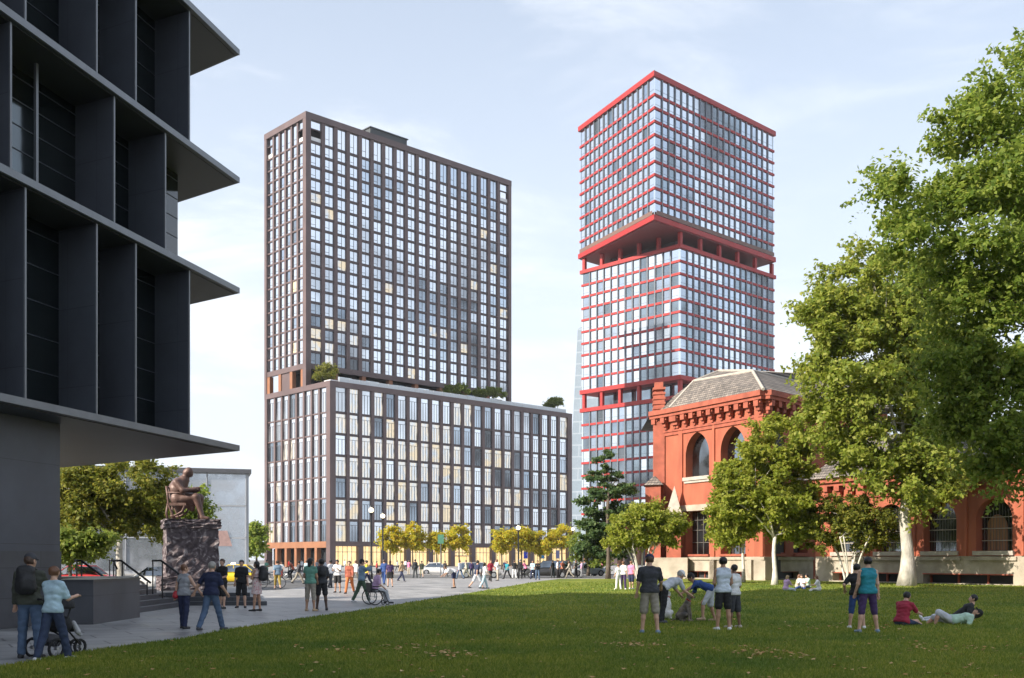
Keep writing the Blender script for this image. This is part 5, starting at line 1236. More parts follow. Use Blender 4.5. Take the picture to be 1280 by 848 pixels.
# ================================================================ CARS
M_tyre = mat('black tyre rubber', (.02, .02, .022), .85, 0, .1); M_rim = mat('silver wheel rim', (.45, .45, .47), .35, .7, .05)
M_cglass = glass('car window glass', (.35, .40, .45), (.015, .018, .02), .04, (.3, .6), .5)
M_tail = mat('red tail lamp', (.55, .02, .02), .25, 0, .05); M_head = mat('clear headlamp', (.7, .72, .75), .1, .3, .02)
def car(label, x, y, z, yaw, col, kind='sedan', cat='car', L_c=4.5, Wc=1.8, Hc=1.45, group='cars parked and driving on the street', sign_=False):
    t = thing('taxi' if sign_ else 'parked_car', label, cat, (x, y, z), group); yw = R(yaw)
    paint = MATS.get('paint ' + col[0]) or mat('paint ' + col[0], col[1], .3, .1, .05, coat=.6)
    def W(px_, py_, pz_): q = rotz((px_, py_, pz_), yw); return (q[0] + x, q[1] + y, q[2] + z)
    def loft(st, mb, mi=0):
        # st: (x, zlow, zhigh, half width low, half width high)
        n_ = 8; vs = []; fs = []
        for (sx_, zl_, zh_, wl, wh) in st:
            ring = [(-wl * .9, zl_), (-wl, zl_ + (zh_ - zl_) * .18), (-wl * .5 - wh * .5, zl_ + (zh_ - zl_) * .6), (-wh, zh_ - .05), (-wh * .86, zh_)]
            ring = ring + [(-a, b) for a, b in ring[::-1]]
            vs += [W(sx_, a, b) for a, b in ring]
        m_ = 10
        for i in range(len(st) - 1):
            for j in range(m_): fs.append((i * m_ + j, i * m_ + (j + 1) % m_, (i + 1) * m_ + (j + 1) % m_, (i + 1) * m_ + j))
        fs += [tuple(range(m_)), tuple((len(st) - 1) * m_ + j for j in range(m_))[::-1]]
        mb.add(vs, [f[::-1] for f in fs], mi)
    h2 = L_c / 2; w2 = Wc / 2; bh = Hc * .62 if kind == 'sedan' else Hc * .58
    mb = MB(); loft([(-h2, .42, bh * .86, w2 * .80, w2 * .78), (-h2 + .10, .28, bh * .97, w2 * .95, w2 * .88), (-h2 * .6, .22, bh, w2, w2 * .93), (0, .20, bh * .99, w2, w2 * .94), (h2 * .42, .22, bh * .95, w2, w2 * .92), (h2 * .8, .24, bh * .84, w2 * .98, w2 * .84), (h2 - .08, .30, bh * .72, w2 * .88, w2 * .74), (h2, .38, bh * .62, w2 * .75, w2 * .66)], mb)
    if kind == 'sedan': cab = [(-h2 * .78, bh - .04, bh + .0, w2 * .86, w2 * .78), (-h2 * .48, bh - .06, Hc - .05, w2 * .90, w2 * .70), (-h2 * .1, bh - .06, Hc, w2 * .90, w2 * .70), (h2 * .12, bh - .06, Hc - .03, w2 * .90, w2 * .70), (h2 * .48, bh - .08, bh - .01, w2 * .86, w2 * .76)]
    else: cab = [(-h2 * .96, bh - .04, bh + .05, w2 * .86, w2 * .80), (-h2 * .84, bh - .06, Hc - .07, w2 * .90, w2 * .74), (-h2 * .3, bh - .06, Hc, w2 * .90, w2 * .75), (h2 * .14, bh - .06, Hc - .03, w2 * .90, w2 * .72), (h2 * .46, bh - .08, bh - .0, w2 * .86, w2 * .76)]
    mb.build('body', paint, t, True)
    mb = MB(); loft(cab, mb); mb.build('windows', M_cglass, t)
    # roof skin and pillars
    mb = MB(); r0_, r1_ = cab[1], cab[3]
    mb.box8([W(r0_[0] - .03, -w2 * .64, r0_[2] - .01), W(r1_[0] + .05, -w2 * .64, r1_[2] - .01), W(r1_[0] + .05, w2 * .64, r1_[2] - .01), W(r0_[0] - .03, w2 * .64, r0_[2] - .01), W(r0_[0], -w2 * .6, Hc + .025), W(r1_[0], -w2 * .6, Hc + .025), W(r1_[0], w2 * .6, Hc + .025), W(r0_[0], w2 * .6, Hc + .025)])
    for sy in (-1, 1):
        for a, b_ in ((cab[0], cab[1]), (cab[4], cab[3])):
            mb.tube([W(a[0], sy * w2 * .80, bh - .04), W(b_[0], sy * w2 * .67, b_[2] - .02)], .035, 5)
        mb.tube([W(cab[2][0] + .05, sy * w2 * .885, bh - .05), W(cab[2][0] + .05, sy * w2 * .70, Hc - .04)], .035, 5)
    mb.build('roof', paint, t)
    for sx_ in (-h2 * .62, h2 * .64):
        for sy in (-1, 1):
            c = (sx_, sy * (w2 - .09), .33); mb = MB()
            mb.tube([W(c[0], c[1] - .11 * sy, c[2]), W(c[0], c[1] + .115 * sy, c[2])], .33, 18); wh = mb.build('tyre', M_tyre, t, False)
            mb = MB(); mb.tube([W(c[0], c[1] + .10 * sy, c[2]), W(c[0], c[1] + .13 * sy, c[2])], [.22, .20], 14); mb.build('rim', M_rim, wh)
    for sy in (-1, 1):
        mb = MB(); mb.ball(W(-h2 + .03, sy * w2 * .66, bh * .78), .13, 8, 5, 0, (.7, 1, .7)); mb.build('tail_light', M_tail, t, True)
        mb = MB(); mb.ball(W(h2 - .12, sy * w2 * .62, bh * .60), .13, 8, 5, 0, (.8, 1.1, .6)); mb.build('headlight', M_head, t, True)
    return t, W
RZ = -.112
car('white sedan seen between the handrails and the statue pedestal', at(212, 60), 60, RZ, 0, ('white', (.75, .75, .74)), L_c=4.6)
t_, W_c = car('red saloon parked farthest left beyond the granite wall', at(95, 66), 66, RZ, 180, ('red', (.50, .03, .03)))
t_, W_c = car('yellow taxi passing behind the walkers near the pedestal', at(292, 77), 77, RZ, 180, ('taxi yellow', (.75, .52, .02)), cat='taxi', sign_=True)
mb = MB(); mb.box8([W_c(-.1, -.3, 1.46), W_c(.15, -.3, 1.46), W_c(.15, .3, 1.46), W_c(-.1, .3, 1.46), W_c(-.06, -.25, 1.62), W_c(.1, -.25, 1.62), W_c(.1, .25, 1.62), W_c(-.06, .25, 1.62)]); mb.build('roof_sign', M_lamp, t_)
car('silver hatchback behind the two walkers, nose to the right', at(600, 104), 104, RZ, 0, ('silver', (.42, .41, .39)), 'suv', Hc=1.55, L_c=4.3)
car('black estate car at the kerb before the right yellow trees', at(683, 106), 106, RZ, 180, ('black', (.03, .028, .028)), 'suv', Hc=1.7, L_c=5.0)
car('grey car standing at the far right end of the street', at(733, 118), 118, RZ, 200, ('grey', (.35, .38, .42)))
car('small white car far down the street behind the wheelchair user', at(548, 128), 128, RZ, 0, ('white', (.75, .75, .74)))

# ================================================================ WHEELED THINGS
def wheel(mb, c, r, ax_, tube_=.022, n=22, spokes=12, mi=0, mis=1):
    ax_ = Vector(ax_).normalized(); a = ax_.cross(Vector((0, 0, 1))).normalized(); b = Vector((0, 0, 1)); c = Vector(c)
    ring = [c + (a * math.cos(2 * math.pi * i / n) + b * math.sin(2 * math.pi * i / n)) * r for i in range(n + 1)]
    for i in range(n): mb.tube([ring[i], ring[i + 1]], tube_, 6, mi, False)
    for i in range(spokes):
        t_ = 2 * math.pi * i / spokes; mb.tube([c, c + (a * math.cos(t_) + b * math.sin(t_)) * r * .97], .004, 3, mis, False)
    mb.tube([c - ax_ * .04, c + ax_ * .04], .03, 8, mis)
def bicycle(label, x, y, yaw, z=0, col=(.05, .06, .05)):
    t = thing('bicycle', label, 'bicycle', (x, y, z), 'bicycles on the square'); yw = R(yaw)
    def W(a, b, c): q = rotz((a, b, c), yw); return (q[0] + x, q[1] + y, q[2] + z)
    ax_ = rotz((0, 1, 0), yw); fm = mat('bicycle paint ' + label[:12], col, .4, .2, .05)
    for cx_ in (-.52, .52):
        mb = MB(); wheel(mb, W(cx_, 0, .34), .32, ax_, .018); mb.build('wheel', [M_tyre, M_rim], t)
    mb = MB(); P = dict(bb=(-.08, 0, .30), st=(-.22, 0, .80), hd=(.36, 0, .84), hl=(.40, 0, .72), re=(-.52, 0, .34), fr=(.52, 0, .34))
    for a, b_ in (('bb', 'st'), ('st', 'hd'), ('bb', 'hl'), ('re', 'bb'), ('re', 'st'), ('hd', 'hl'), ('hl', 'fr')): mb.tube([W(*P[a]), W(*P[b_])], .02, 6)
    mb.build('frame', fm, t)
    mb = MB(); mb.tube([W(-.34, 0, .86), W(-.20, 0, .87), W(-.06, 0, .87)], [.07, .05, .02], 8); mb.build('saddle', M_black, t)
    mb = MB(); mb.tube([W(.36, 0, .84), W(.34, 0, .96)], .015, 6); mb.tube([W(.26, -.26, .97), W(.34, 0, .97), W(.26, .26, .97)], .014, 6); mb.build('handlebar', M_black, t)
    return W
# ================================================================ PEOPLE
# --- near left pair with the stroller
P1, i1 = person('man in an olive jacket, cap and jeans standing against the dark wall', 37, 823, 1.80, 8, dict(armL=(4, 7, 10), armR=(30, 8, 42, -10), legL=(4, 4, 2), legR=(-2, 5, 3), turn=-30, head=4), top='olive', bot='denim', hair='brown', sleeve=1.0, near=True, hat='charcoal', hood=True, build=1.12, shoes='black')
backpack('black backpack on the man in the olive jacket', i1, 'black', 1.1)
P2, i2 = person('woman in a pale blue tee and jeans walking behind the stroller', 66, 826, 1.63, -14, dict(armL=(24, 6, 66, -4), armR=(26, 8, 74, -10), legL=(-14, 3, 8), legR=(20, 3, 6), lean=3, turn=12), top='sky', bot='darkdenim', hair='auburn', sleeve=.4, near=True, shoes='white')
D_ = 18.6; sx_ = at(70, D_); stl = thing('stroller', 'black three-wheeled stroller pushed by the pair at the left wall', 'stroller', (sx_, D_, 0)); yw = R(-25)
def Ws(a, b, c): q = rotz((a, b, c), yw); return (q[0] + sx_, q[1] + D_, q[2])
ax_ = rotz((1, 0, 0), yw)
for c_, r_ in (((-.29, -.25, .16), .155), ((.29, -.25, .16), .155), ((-.06, .48, .13), .12), ((.06, .48, .13), .12)):
    mb = MB(); wheel(mb, Ws(*c_), r_, ax_, .026, 18, 6); mb.build('wheel', [M_tyre, M_rim], stl)
mb = MB()
for sx in (-1, 1):
    mb.tube([Ws(sx * .24, -.52, 1.02), Ws(sx * .24, -.40, .98), Ws(sx * .24, .0, .50), Ws(sx * .07, .46, .18)], .016, 6); mb.tube([Ws(sx * .27, -.25, .17), Ws(sx * .24, -.02, .52), Ws(sx * .22, .12, .85)], .014, 6)
mb.tube([Ws(-.24, -.52, 1.02), Ws(.24, -.52, 1.02)], .02, 8); mb.build('frame', M_black, stl)
V_, Q_ = nets([(Ws(-.12, .05, .56), Ws(.12, .05, .56), .15, .15), (Ws(-.12, -.08, .80), Ws(.12, -.08, .80), .11, .11), (Ws(-.10, .28, .50), Ws(.10, .28, .50), .09, .09)], .022, .06); npmesh('seat', V_, Q_, cloth('stroller canvas', (.02, .02, .022)), stl, True)
V_, Q_ = nets([(Ws(-.10, .02, .86), Ws(.10, .02, .86), .23, .23)], .022, .05, [(Ws(0, 0, .84), (0, 0, -1))]); npmesh('hood', V_, Q_, cloth('stroller canvas', (.02, .02, .022)), stl, True)
V_, Q_ = nets([(Ws(-.10, -.16, .30), Ws(.10, -.10, .28), .11, .11)], .022, .05); npmesh('basket', V_, Q_, cloth('stroller basket', (.10, .10, .11)), stl, True)
V_, Q_ = nets([(Ws(.16, .24, .58), Ws(.20, .30, .42), .04, .055), (Ws(.10, .34, .50), Ws(.19, .36, .36), .03, .04)], .018, .03); bl_ = npmesh('blanket', V_, Q_, cloth('grey blanket', (.42, .42, .44)), stl, True)
# --- couple holding hands
P3, i3 = person('woman in a grey sleeveless top and dark trousers walking hand in hand', 230, 786, 1.60, -18, dict(armL=(-6, 9, 8), armR=(10, 30, 18), legL=(10, 3, 4), legR=(-8, 3, 6), turn=-40), top='grey', bot='navy', hair='auburn', sleeve=0, near=True, shoes='black')
P4, i4 = person('man in a navy shirt and blue jeans leading a woman by the hand', 264, 788, 1.70, -18, dict(armL=(-8, 34, 12), armR=(16, 10, 24), legL=(-14, 4, 14), legR=(20, 4, 5), lean=3), top='navy', bot='denim', hair='grey', sleeve=.5, near=True, build=1.15, shoes='charcoal')
w_ = i3['world']; hb = w_(i3['pel'] - i3['rt'] * .20 - i3['up'] * .02); bg_ = thing('handbag', 'small red shoulder bag at the hip of the woman in grey', 'handbag', hb)
V_, Q_ = nets([((hb[0] - .02, hb[1] - .06, hb[2] - .04), (hb[0] - .02, hb[1] + .08, hb[2] - .04), .075, .075), ((hb[0] - .02, hb[1] - .05, hb[2] + .03), (hb[0] - .02, hb[1] + .06, hb[2] + .03), .06, .06)], .014, .03); npmesh('bag', V_, Q_, cloth('red leather', (.42, .02, .03), .4), bg_, True)
mb = MB(); mb.tube([hb, w_(i3['chest'] - i3['fw'] * .135 - i3['rt'] * .05), w_(i3['shn'] + i3['rt'] * .10 + i3['up'] * .075), w_(i3['chest'] + i3['fw'] * .14 - i3['rt'] * .04), hb], .009, 5); mb.build('strap', M_black, bg_)
# --- the three talking by the pedestal
person('person in black with a yellow shoulder bag talking beside the pedestal', 278, 761, 1.74, 150, dict(armL=(10, 8, 60, -30), armR=(60, 14, 100, -20), legL=(6, 4, 2), legR=(-3, 5, 2), turn=20), top='black', bot='black', hair='brown', sleeve=.5, leg=.5, near=True)
person('young man in a black tee and black shorts facing the camera', 302, 760, 1.70, 186, 'relaxed', top='black', bot='black', hair='black', sleeve=.45, leg=.48, near=True)
P5, i5 = person('woman in a flowered summer dress carrying a backpack', 321, 764, 1.66, 80, dict(armL=(20, 6, 90, -40), armR=(14, 6, 95, -20), legL=(4, 3, 2), legR=(-3, 3, 2)), top=MATS['flowered cloth'], bot=MATS['flowered cloth'], hair='black', hairlen=.14, sleeve=0, near=True, dress=True, skin='tan')
backpack('large black backpack on the woman in the flowered dress', i5, 'black', 1.25)
# --- pair in the middle of the paving
P6, i6 = person('woman in a green blouse and pale trousers facing away on the paving', 388, 764, 1.76, -12, dict(armL=(6, 14, 60, -30), armR=(8, 8, 40, -20), legL=(3, 4, 2), legR=(-4, 5, 2), turn=-30), top='green', bot='khaki', hair='black', hairlen=.12, sleeve=.2, leg=.68, near=True, skin='tan', shoes='tan')
P7, i7 = person('person in a charcoal tee and black shorts standing beside the green blouse', 402, 763, 1.74, 20, dict(armL=(4, 8, 34, -10), armR=(8, 10, 44, -20), legL=(4, 4, 2), legR=(-6, 4, 3)), top='charcoal', bot='black', hair='black', sleeve=.5, leg=.42, near=True, skin='dark')
backpack('small black bag on the back of the person in charcoal tee', i7, 'black', .8)
# --- middle distance
person('man in a dark blue top and ochre trousers at the edge of the street', 347, 737, 1.72, 20, 'walk', top='bluegrey', bot='ochre', sleeve=.5, leg=.75, hair='brown')
person('person in a white tee and black shorts holding something pale', 422, 741, 1.72, 170, 'phone', top='white', bot='black', sleeve=.5, leg=.42, hair='black', skin='tan')
person('person in a rust top and orange trousers walking this way', 437, 742, 1.73, 176, 'stride', top='rust', bot='orange', sleeve=1, hair='brown')
P8, i8 = person('person in a denim jacket and dark green trousers looking through a camera', 452, 753, 1.76, -65, dict(armL=(68, 20, 70, -30), armR=(75, 20, 80, -30), legL=(-18, 4, 8), legR=(20, 4, 4)), top='bluegrey', bot='forest', sleeve=.8, hair='black', hat='black', shoes='white', near=True)
person('man in a blue suit walking away behind the wheelchair', 480, 731, 1.78, -10, 'walk', top='blue', bot='blue', sleeve=1, hair='brown')
person('woman in a purple top and black skirt, right of the blue suit', 487.5, 734, 1.66, 10, 'relaxed', top='purple', bot='black', sleeve=.4, leg=-.75, hair='brown', hairlen=.28)
person('person in black standing alone right of the wheelchair group', 519, 722.5, 1.75, 30, 'relaxed', top='charcoal', bot='charcoal', sleeve=1, hair='black')
person('person in an olive top with fair trousers next to the one in black', 527, 722.5, 1.66, 10, 'walk', top='olive', bot='beige', sleeve=.5, hair='auburn', leg=.5)
person('woman bending down with her dark skirt towards us', 567, 735.5, 1.70, 118, dict(lean=62, armL=(35, 10, 10), armR=(20, 10, 30), legL=(6, 4, 2), legR=(-8, 4, 6), head=10), top='white', bot='navy', leg=-.7, sleeve=.5, hair='brown', skin='tan')
person('man in a dark tee and pale shorts walking with a woman in white', 596, 736, 1.76, -60, 'stride', top='navy', bot='palegrey', leg=.5, sleeve=.5, hair='black')
person('woman in a white top and light jeans beside the dark-teed man', 605, 736, 1.60, -60, 'walk', top='white', bot='sky', sleeve=.4, hair='black', hairlen=.16)
person('person in cream clothes in front of the silver hatchback', 583, 722, 1.74, 70, 'walk', top='beige', bot='khaki', sleeve=1, hair='brown')
person('person in purple beside the silver hatchback', 589.5, 722, 1.6, 20, 'relaxed', top='purple', bot='navy', sleeve=1, hair='brown')
person('person in a black dress and pale leggings by the lit lamp', 643, 723.5, 1.68, 10, 'hips', top='black', bot='white', sleeve=.3, hair='brown', skin='tan')
person('person all in black right of the lit lamp post', 650, 723.5, 1.76, -10, 'relaxed', top='black', bot='black', sleeve=1, hair='grey')
# cyclists
D_ = gd(723); W_b = bicycle('bicycle under the rider in the bright pink shirt', at(657, D_), D_, 165)
person('cyclist in a bright pink shirt riding to the left', 657.5, 723, 1.70, 75, dict(lean=22, armL=(48, 8, 20), armR=(48, 8, 20), legL=(62, 6, 70), legR=(30, 6, 38), head=-10), top='pink', bot='black', hair='brown', sleeve=.5, zroot=.93, D=D_, skin='light')
D_ = gd(736); bicycle('upright bicycle with a rider behind the woman in the flowered dress', at(339, D_ + .4), D_ + .4, 12)
D_ = gd(725.5); bicycle('bicycle under the dark-clothed rider before the orange columns', at(366, D_), D_, 188)
person('dark-clothed cyclist with red sleeves before the orange columns', 366.5, 725, 1.72, 98, dict(lean=24, armL=(48, 8, 20), armR=(48, 8, 20), legL=(62, 6, 70), legR=(30, 6, 38), head=-10), top='rust', bot='black', hair='black', sleeve=.9, zroot=.93, D=D_)
bicycle('empty bicycle leaning near the kerb left of the cyclist', at(349, 92), 92, 170)
# --- wheelchair user
D_ = 39.6; X_ = at(468.5, D_); yw = R(-62)
wc = thing('wheelchair', 'black manual wheelchair with large spoked wheels beside the lawn edge', 'wheelchair', (X_, D_, 0))
def Ww(a, b, c): q = rotz((a, b, c), yw); return (q[0] + X_, q[1] + D_, q[2])
ax_ = rotz((1, 0, 0), yw)
for sx in (-1, 1):
    mb = MB(); wheel(mb, Ww(sx * .30, -.10, .31), .29, ax_, .02, 24, 16); mb.build('wheel', [M_tyre, M_rim], wc)
    mb = MB(); wheel(mb, Ww(sx * .22, .42, .08), .07, ax_, .015, 12, 5); mb.build('caster', [M_tyre, M_rim], wc)
    mb = MB(); mb.tube([Ww(sx * .24, -.22, .90), Ww(sx * .24, -.20, .50), Ww(sx * .24, .28, .50), Ww(sx * .18, .44, .14), Ww(sx * .12, .56, .12)], .014, 6); mb.tube([Ww(sx * .24, -.22, .90), Ww(sx * .24, -.32, .93)], .018, 6); mb.tube([Ww(sx * .24, -.10, .31), Ww(sx * .24, -.08, .5)], .014, 6)
    mb.tube([Ww(sx * .25, -.18, .70), Ww(sx * .25, .14, .70)], .02, 6); mb.build('side_frame', M_black, wc)
mb = MB(); mb.box8([Ww(-.23, -.20, .47), Ww(.23, -.20, .47), Ww(.23, .25, .47), Ww(-.23, .25, .47), Ww(-.23, -.20, .52), Ww(.23, -.20, .52), Ww(.23, .25, .52), Ww(-.23, .25, .52)]); mb.build('seat', M_black, wc)
mb = MB(); mb.box8([Ww(-.23, -.25, .5), Ww(.23, -.25, .5), Ww(.23, -.21, .5), Ww(-.23, -.21, .5), Ww(-.23, -.27, .84), Ww(.23, -.27, .84), Ww(.23, -.23, .84), Ww(-.23, -.23, .84)]); mb.build('backrest', M_black, wc)
person('person in a lilac shirt wheeling a wheelchair away beside the lawn', 468.5, 756, 1.68, -62, dict(lean=14, armL=(-2, 20, 50), armR=(-2, 20, 50), legL=(80, 5, 66), legR=(80, 5, 66), head=6), top='lilac', bot='palegrey', hair='black', sleeve=.45, zroot=.62, D=D_, x=X_ , near=True)
# --- tiny walkers far off
far = [(431, 713, 'white', 'grey', 'figure in white far off beside the shop windows, left of the lamp posts'), (396, 716, 'grey', 'charcoal', 'grey figure walking far off before the dark arcade'), (407, 715, 'palegrey', 'denim', 'pale grey figure far off at the building corner'), (362, 714, 'red', 'black', 'far small figure in red by the orange columns'), (377, 715, 'white', 'navy', 'far small figure in white by the orange columns'),
       (497, 713.5, 'white', 'black', 'far small figure in white between the first two yellow trees'), (507, 713.5, 'white', 'charcoal', 'far small figure bending in white below the second yellow tree'), (536, 714, 'tan', 'black', 'far small figure in tan near the shop entrance'), (620, 715, 'beige', 'rust', 'far small figure in beige right of the silver hatchback'), (631, 715.5, 'navy', 'black', 'far small figure in navy left of the lit lamp'),
       (691, 722.5, 'black', 'charcoal', 'figure in black standing at the boot of the black car'), (697, 722.8, 'white', 'black', 'figure in a white top close behind the black car'), (703, 722.8, 'rust', 'black', 'figure in a rust top right of the black car'), (712, 723.2, 'beige', 'khaki', 'tall figure in beige striding at the end of the black car'), (741, 720, 'blue', 'denim', 'figure in blue at the corner right of the brown building'), (735, 719, 'white', 'denim', 'figure in white at the corner right of the brown building'), (752, 719, 'pink', 'grey', 'figure in pink beside the evergreen trunk'), (388, 719, 'orange', 'navy', 'small figure in orange behind the green blouse')]
far += [(413, 735, 'palegrey', 'charcoal', 'grey clad walker just left of the white tee by the shadow edge'), (444, 730, 'white', 'khaki', 'walker in white behind the orange trousers'), (459, 733, 'yellow', 'navy', 'person in yellow behind the camera holder'), (471, 719, 'red', 'black', 'small red-topped figure left of the tallest lamp post'), (556, 721, 'black', 'grey', 'dark figure between the green sign pole and the bending woman'), (575, 724, 'ice', 'denim', 'pale blue figure just right of the bending woman'),
        (613, 727, 'crimson', 'black', 'walker in crimson beside the nose of the silver hatchback'), (622, 726, 'white', 'beige', 'walker in white and beige right of the crimson one'), (634, 724, 'teal', 'black', 'walker in teal left of the lit lamp'), (666, 724, 'sky', 'navy', 'person in light blue before the black estate car'), (672, 725, 'black', 'denim', 'person in black and jeans before the black estate car'), (720, 722, 'olive', 'black', 'person in olive at the tail of the street'), (727, 722, 'lilac', 'grey', 'person in lilac below the grey sign pole'),
        (352, 722, 'white', 'red', 'person in white and red beside the empty bicycle'), (373, 730, 'charcoal', 'khaki', 'person in charcoal and khaki right of the dark cyclist'), (383, 724, 'sky', 'black', 'person in light blue left of the green blouse'), (502, 727, 'tan', 'navy', 'person in tan right of the black skirt'), (511, 719, 'pink', 'beige', 'small pink-topped figure below the second yellow tree'), (333, 726, 'green', 'charcoal', 'person in green behind the upright bicycle')]
for k, (x_, y_, a, b_, lab) in enumerate(far):
    person(lab, x_, y_, rnd.uniform(1.62, 1.80), rnd.uniform(0, 360), rnd.choice(['walk', 'relaxed', 'stride', 'phone']), top=a, bot=b_, sleeve=rnd.choice([.4, .5, 1]), hair=rnd.choice(['black', 'brown', 'auburn']), z0=0 if y_ > 722 else (RZ if y_ > 715.5 else 0), skin=rnd.choice(['light', 'tan', 'brown']), gp='small figures across the street')
# --- children at the lawn edge
for x_, y_, h_, a, b_, yaw_, lab in ((773, 737, 1.45, 'white', 'white', 30, 'leftmost of three pale-dressed people at the far lawn edge'), (779, 737, 1.60, 'white', 'purple', -20, 'middle one of three pale-dressed people, with purple trousers'), (789, 736.5, 1.62, 'pink', 'navy', -40, 'rightmost of three at the far lawn edge, pink top and dark shorts')):
    person(lab, x_, y_, h_, yaw_, 'relaxed', top=a, bot=b_, sleeve=.5, hair='auburn', z0=LZ, leg=1 if b_ != 'navy' else .5, shoes='white')
# --- group with the dogs
person('man in a dark tee, khaki shorts and navy cap with his back to us', 812, 792, 1.79, -8, dict(armL=(2, 10, 10), armR=(24, 12, 34, -12), legL=(2, 5, 1), legR=(-2, 6, 1), turn=-10, head=6), top='charcoal', bot='khaki', leg=.52, hair='brown', sleeve=.5, near=True, z0=LZ, hat='navy', build=1.14, skin='light', shoes='bluegrey')
person('man in a grey tee and white cap bending over a small white dog', 829, 779, 1.74, -62, dict(lean=66, armL=(30, 6, 20), armR=(24, 6, 34), legL=(12, 5, 14), legR=(-10, 5, 8), head=-4), top='palegrey', bot='black', hair='grey', sleeve=.5, near=True, z0=LZ, hat='white', shoes='charcoal')
person('boy in a navy tee crouching forward to stroke the sitting dog', 889, 777, 1.66, 82, dict(lean=68, armL=(52, 8, 6), armR=(10, 14, 40), legL=(34, 6, 34), legR=(2, 8, 20), head=-14), top='blue', bot='palegrey', leg=.5, hair='black', sleeve=.45, near=True, z0=LZ, hat='black', shoes='tan', skin='tan')
person('man in a pale sleeveless top and black shorts, back to us', 904, 788, 1.74, 4, dict(armL=(6, 9, 60, -30), armR=(10, 9, 40, -20), legL=(2, 3, 2), legR=(-3, 3, 2), turn=-10), top='ice', bot='black', leg=.42, hair='black', sleeve=0, near=True, z0=LZ, skin='tan', shoes='white')
person('person in a white tee and grey shorts half hidden by the pale sleeveless top', 918, 785, 1.56, 40, dict(armL=(10, 14, 70, -30), armR=(4, 16, 60, -34), legL=(3, 4, 2), legR=(-3, 4, 2)), top='white', bot='charcoal', leg=.55, hair='black', sleeve=.5, near=True, z0=LZ, skin='brown', shoes='beige')
def dog(label, px, py, s, yaw, mats_, sit=True):
    D = gd(py, LZ); X = at(px, D); t = thing('dog', label, 'dog', (X, D, LZ), 'dogs on the lawn'); yw = R(yaw)
    def W(a, b, c): q = rotz((a * s, b * s, c * s), yw); return (q[0] + X, q[1] + D, q[2] + LZ)
    if sit:
        T = [((-.17, 0, .15), (-.06, 0, .30), .125, .12), ((-.06, 0, .30), (.06, 0, .50), .12, .095), ((.06, 0, .52), (.10, 0, .64), .075, .06), ((.12, 0, .70), (.15, 0, .71), .07, .062), ((.17, 0, .69), (.26, 0, .665), .045, .026), ((.08, -.05, .74), (.05, -.065, .80), .028, .010), ((.08, .05, .74), (.05, .065, .80), .028, .010), ((-.28, 0, .06), (-.42, .03, .03), .030, .015)]
        for sy in (-1, 1): T += [((.06, sy * .07, .44), (.12, sy * .07, .20), .050, .032), ((.12, sy * .07, .20), (.13, sy * .07, .04), .030, .024), ((.13, sy * .07, .03), (.19, sy * .07, .025), .028, .022), ((-.14, sy * .10, .15), (.04, sy * .13, .20), .09, .06), ((.04, sy * .13, .19), (-.10, sy * .13, .06), .045, .03), ((-.10, sy * .13, .04), (.02, sy * .13, .03), .032, .025)]
    else:
        T = [((-.18, 0, .34), (.16, 0, .34), .095, .105), ((.18, 0, .38), (.27, 0, .50), .07, .055), ((.29, 0, .54), (.32, 0, .54), .062, .055), ((.33, 0, .52), (.40, 0, .50), .036, .022), ((.27, -.05, .57), (.27, -.08, .50), .026, .015), ((.27, .05, .57), (.27, .08, .50), .026, .015), ((-.25, 0, .38), (-.34, 0, .52), .022, .012)]
        for sy in (-1, 1): T += [((.16, sy * .06, .30), (.17, sy * .06, .14), .04, .026), ((.17, sy * .06, .14), (.17, sy * .06, .02), .024, .022), ((-.19, sy * .06, .30), (-.14, sy * .07, .19), .065, .035), ((-.14, sy * .07, .19), (-.22, sy * .07, .11), .032, .022), ((-.22, sy * .07, .11), (-.20, sy * .07, .02), .022, .020)]
    V, Q = nets([(W(*a), W(*b), ra * s, rb * s) for a, b, ra, rb in T], .013, .03, fold=.003); npmesh('body', V, Q, mats_, t, True)
    mb = MB(); nx = (.275, 0, .675) if sit else (.415, 0, .505); mb.ball(W(*nx), .018 * s, 8, 5)
    for sy in (-1, 1): mb.ball(W(nx[0] - .10, sy * .035, nx[2] + .05), .010 * s, 6, 4)
    mb.build('nose_and_eyes', M_black, t, True)
    mb = MB(); c = (.095, 0, .60) if sit else (.24, 0, .46); mb.tube([W(c[0] - .01, 0, c[2] - .012), W(c[0] + .012, 0, c[2] + .012)], .074 * s, 12); mb.build('collar', cloth('red collar', (.4, .03, .03)), t)
dog('grey and tan dog sitting upright on the grass being stroked', 857, 777, .98, -32, mat('grey tan dog fur', (.085, .08, .08), .9, 0, .3, 5, bump=.6, bscale=50, col2=(.30, .24, .18)))
dog('small white dog held up at the feet of the bending man', 833, 774, 1.0, 60, mat('white dog fur', (.62, .60, .56), .9, 0, .1, 5, bump=.6, bscale=50, col2=(.75, .74, .72)), sit=True)
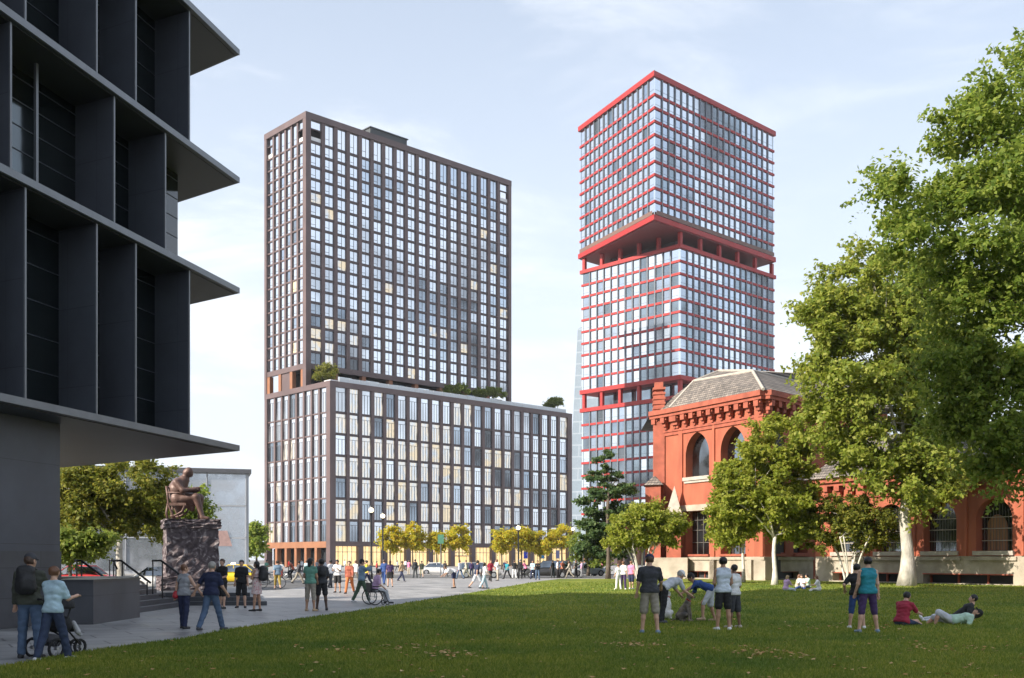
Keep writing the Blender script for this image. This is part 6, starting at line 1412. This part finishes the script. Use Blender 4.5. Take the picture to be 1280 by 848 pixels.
# --- right group
person('man in a teal sleeveless top and purple shorts, back to us', 1085, 791, 1.75, 2, dict(armL=(4, 8, 20), armR=(-2, 7, 10), legL=(-2, 9, 2), legR=(3, 9, 3), turn=-6), top='teal', bot='purple', leg=.56, hair='black', sleeve=0, near=True, z0=LZ, skin='light', shoes='bluegrey', build=1.08)
person('boy in a black tee and blue shorts, hand on hip, beside the teal top', 1071, 786, 1.58, -14, 'hips', top='black', bot='blue', leg=.58, hair='black', sleeve=.5, near=True, z0=LZ, skin='light', shoes='white')
person('man in a crimson polo shirt sitting on the grass, back half turned', 1127, 782, 1.74, -52, dict(lean=20, armL=(38, 6, 20, -10), armR=(45, 6, 34, -16), legL=(88, 22, 10, 0), legR=(92, 10, 40), head=12, foot=60), top='crimson', bot='darkdenim', hair='black', sleeve=.5, near=True, z0=LZ, zroot=.11, build=1.12, skin='light')
person('man in a black tee reclining on one elbow, looking this way', 1196, 777, 1.76, 74, dict(lean=-48, lie=1, armL=(20, 26, 30, -20), armR=(-38, 10, 60), legL=(86, 6, 6), legR=(92, 8, 14), head=34, foot=60), top='black', bot='palegrey', hair='black', sleeve=.45, near=True, z0=LZ, zroot=.12, skin='light', shoes='white')
person('person in a mint tee lying on the grass with one knee raised', 1190, 778, 1.70, 82, dict(lean=-80, lie=1, armL=(20, 12, 50, -20), armR=(25, 14, 60, -34), legL=(120, 4, 104), legR=(100, 8, 60), head=14, foot=0), top='mint', bot='palegrey', leg=.5, hair='black', hairlen=.10, sleeve=.45, near=True, z0=LZ, zroot=.13, D=27.2, skin='tan', shoes='bluegrey', hat='black')
# --- picnic group
for x_, y_, a, b_, yaw_, h_, lab in ((982, 738.5, 'lilac', 'ice', -60, 'blond', 'picnicker in a lilac top, leftmost of the seated group'), (996, 736, 'beige', 'darkdenim', -100, 'auburn', 'picnicker in cream, second from the left of the seated group'), (1003, 736.5, 'white', 'blue', 150, 'brown', 'picnicker in white with blue trousers in the middle of the group'), (1011, 735.5, 'mint', 'denim', 110, 'black', 'picnicker in mint, second from the right of the seated group'), (1024, 739, 'white', 'white', 80, 'auburn', 'picnicker all in white, rightmost of the seated group')):
    person(lab, x_, y_, 1.62, yaw_, dict(lean=12, armL=(40, 8, 50, -20), armR=(30, 10, 60, -20), legL=(96, 14, 70), legR=(88, 20, 50), head=10, foot=20), top=a, bot=b_, hair=h_, hairlen=.12, sleeve=.5, z0=LZ, zroot=.12, gp='picnickers sitting below the church')
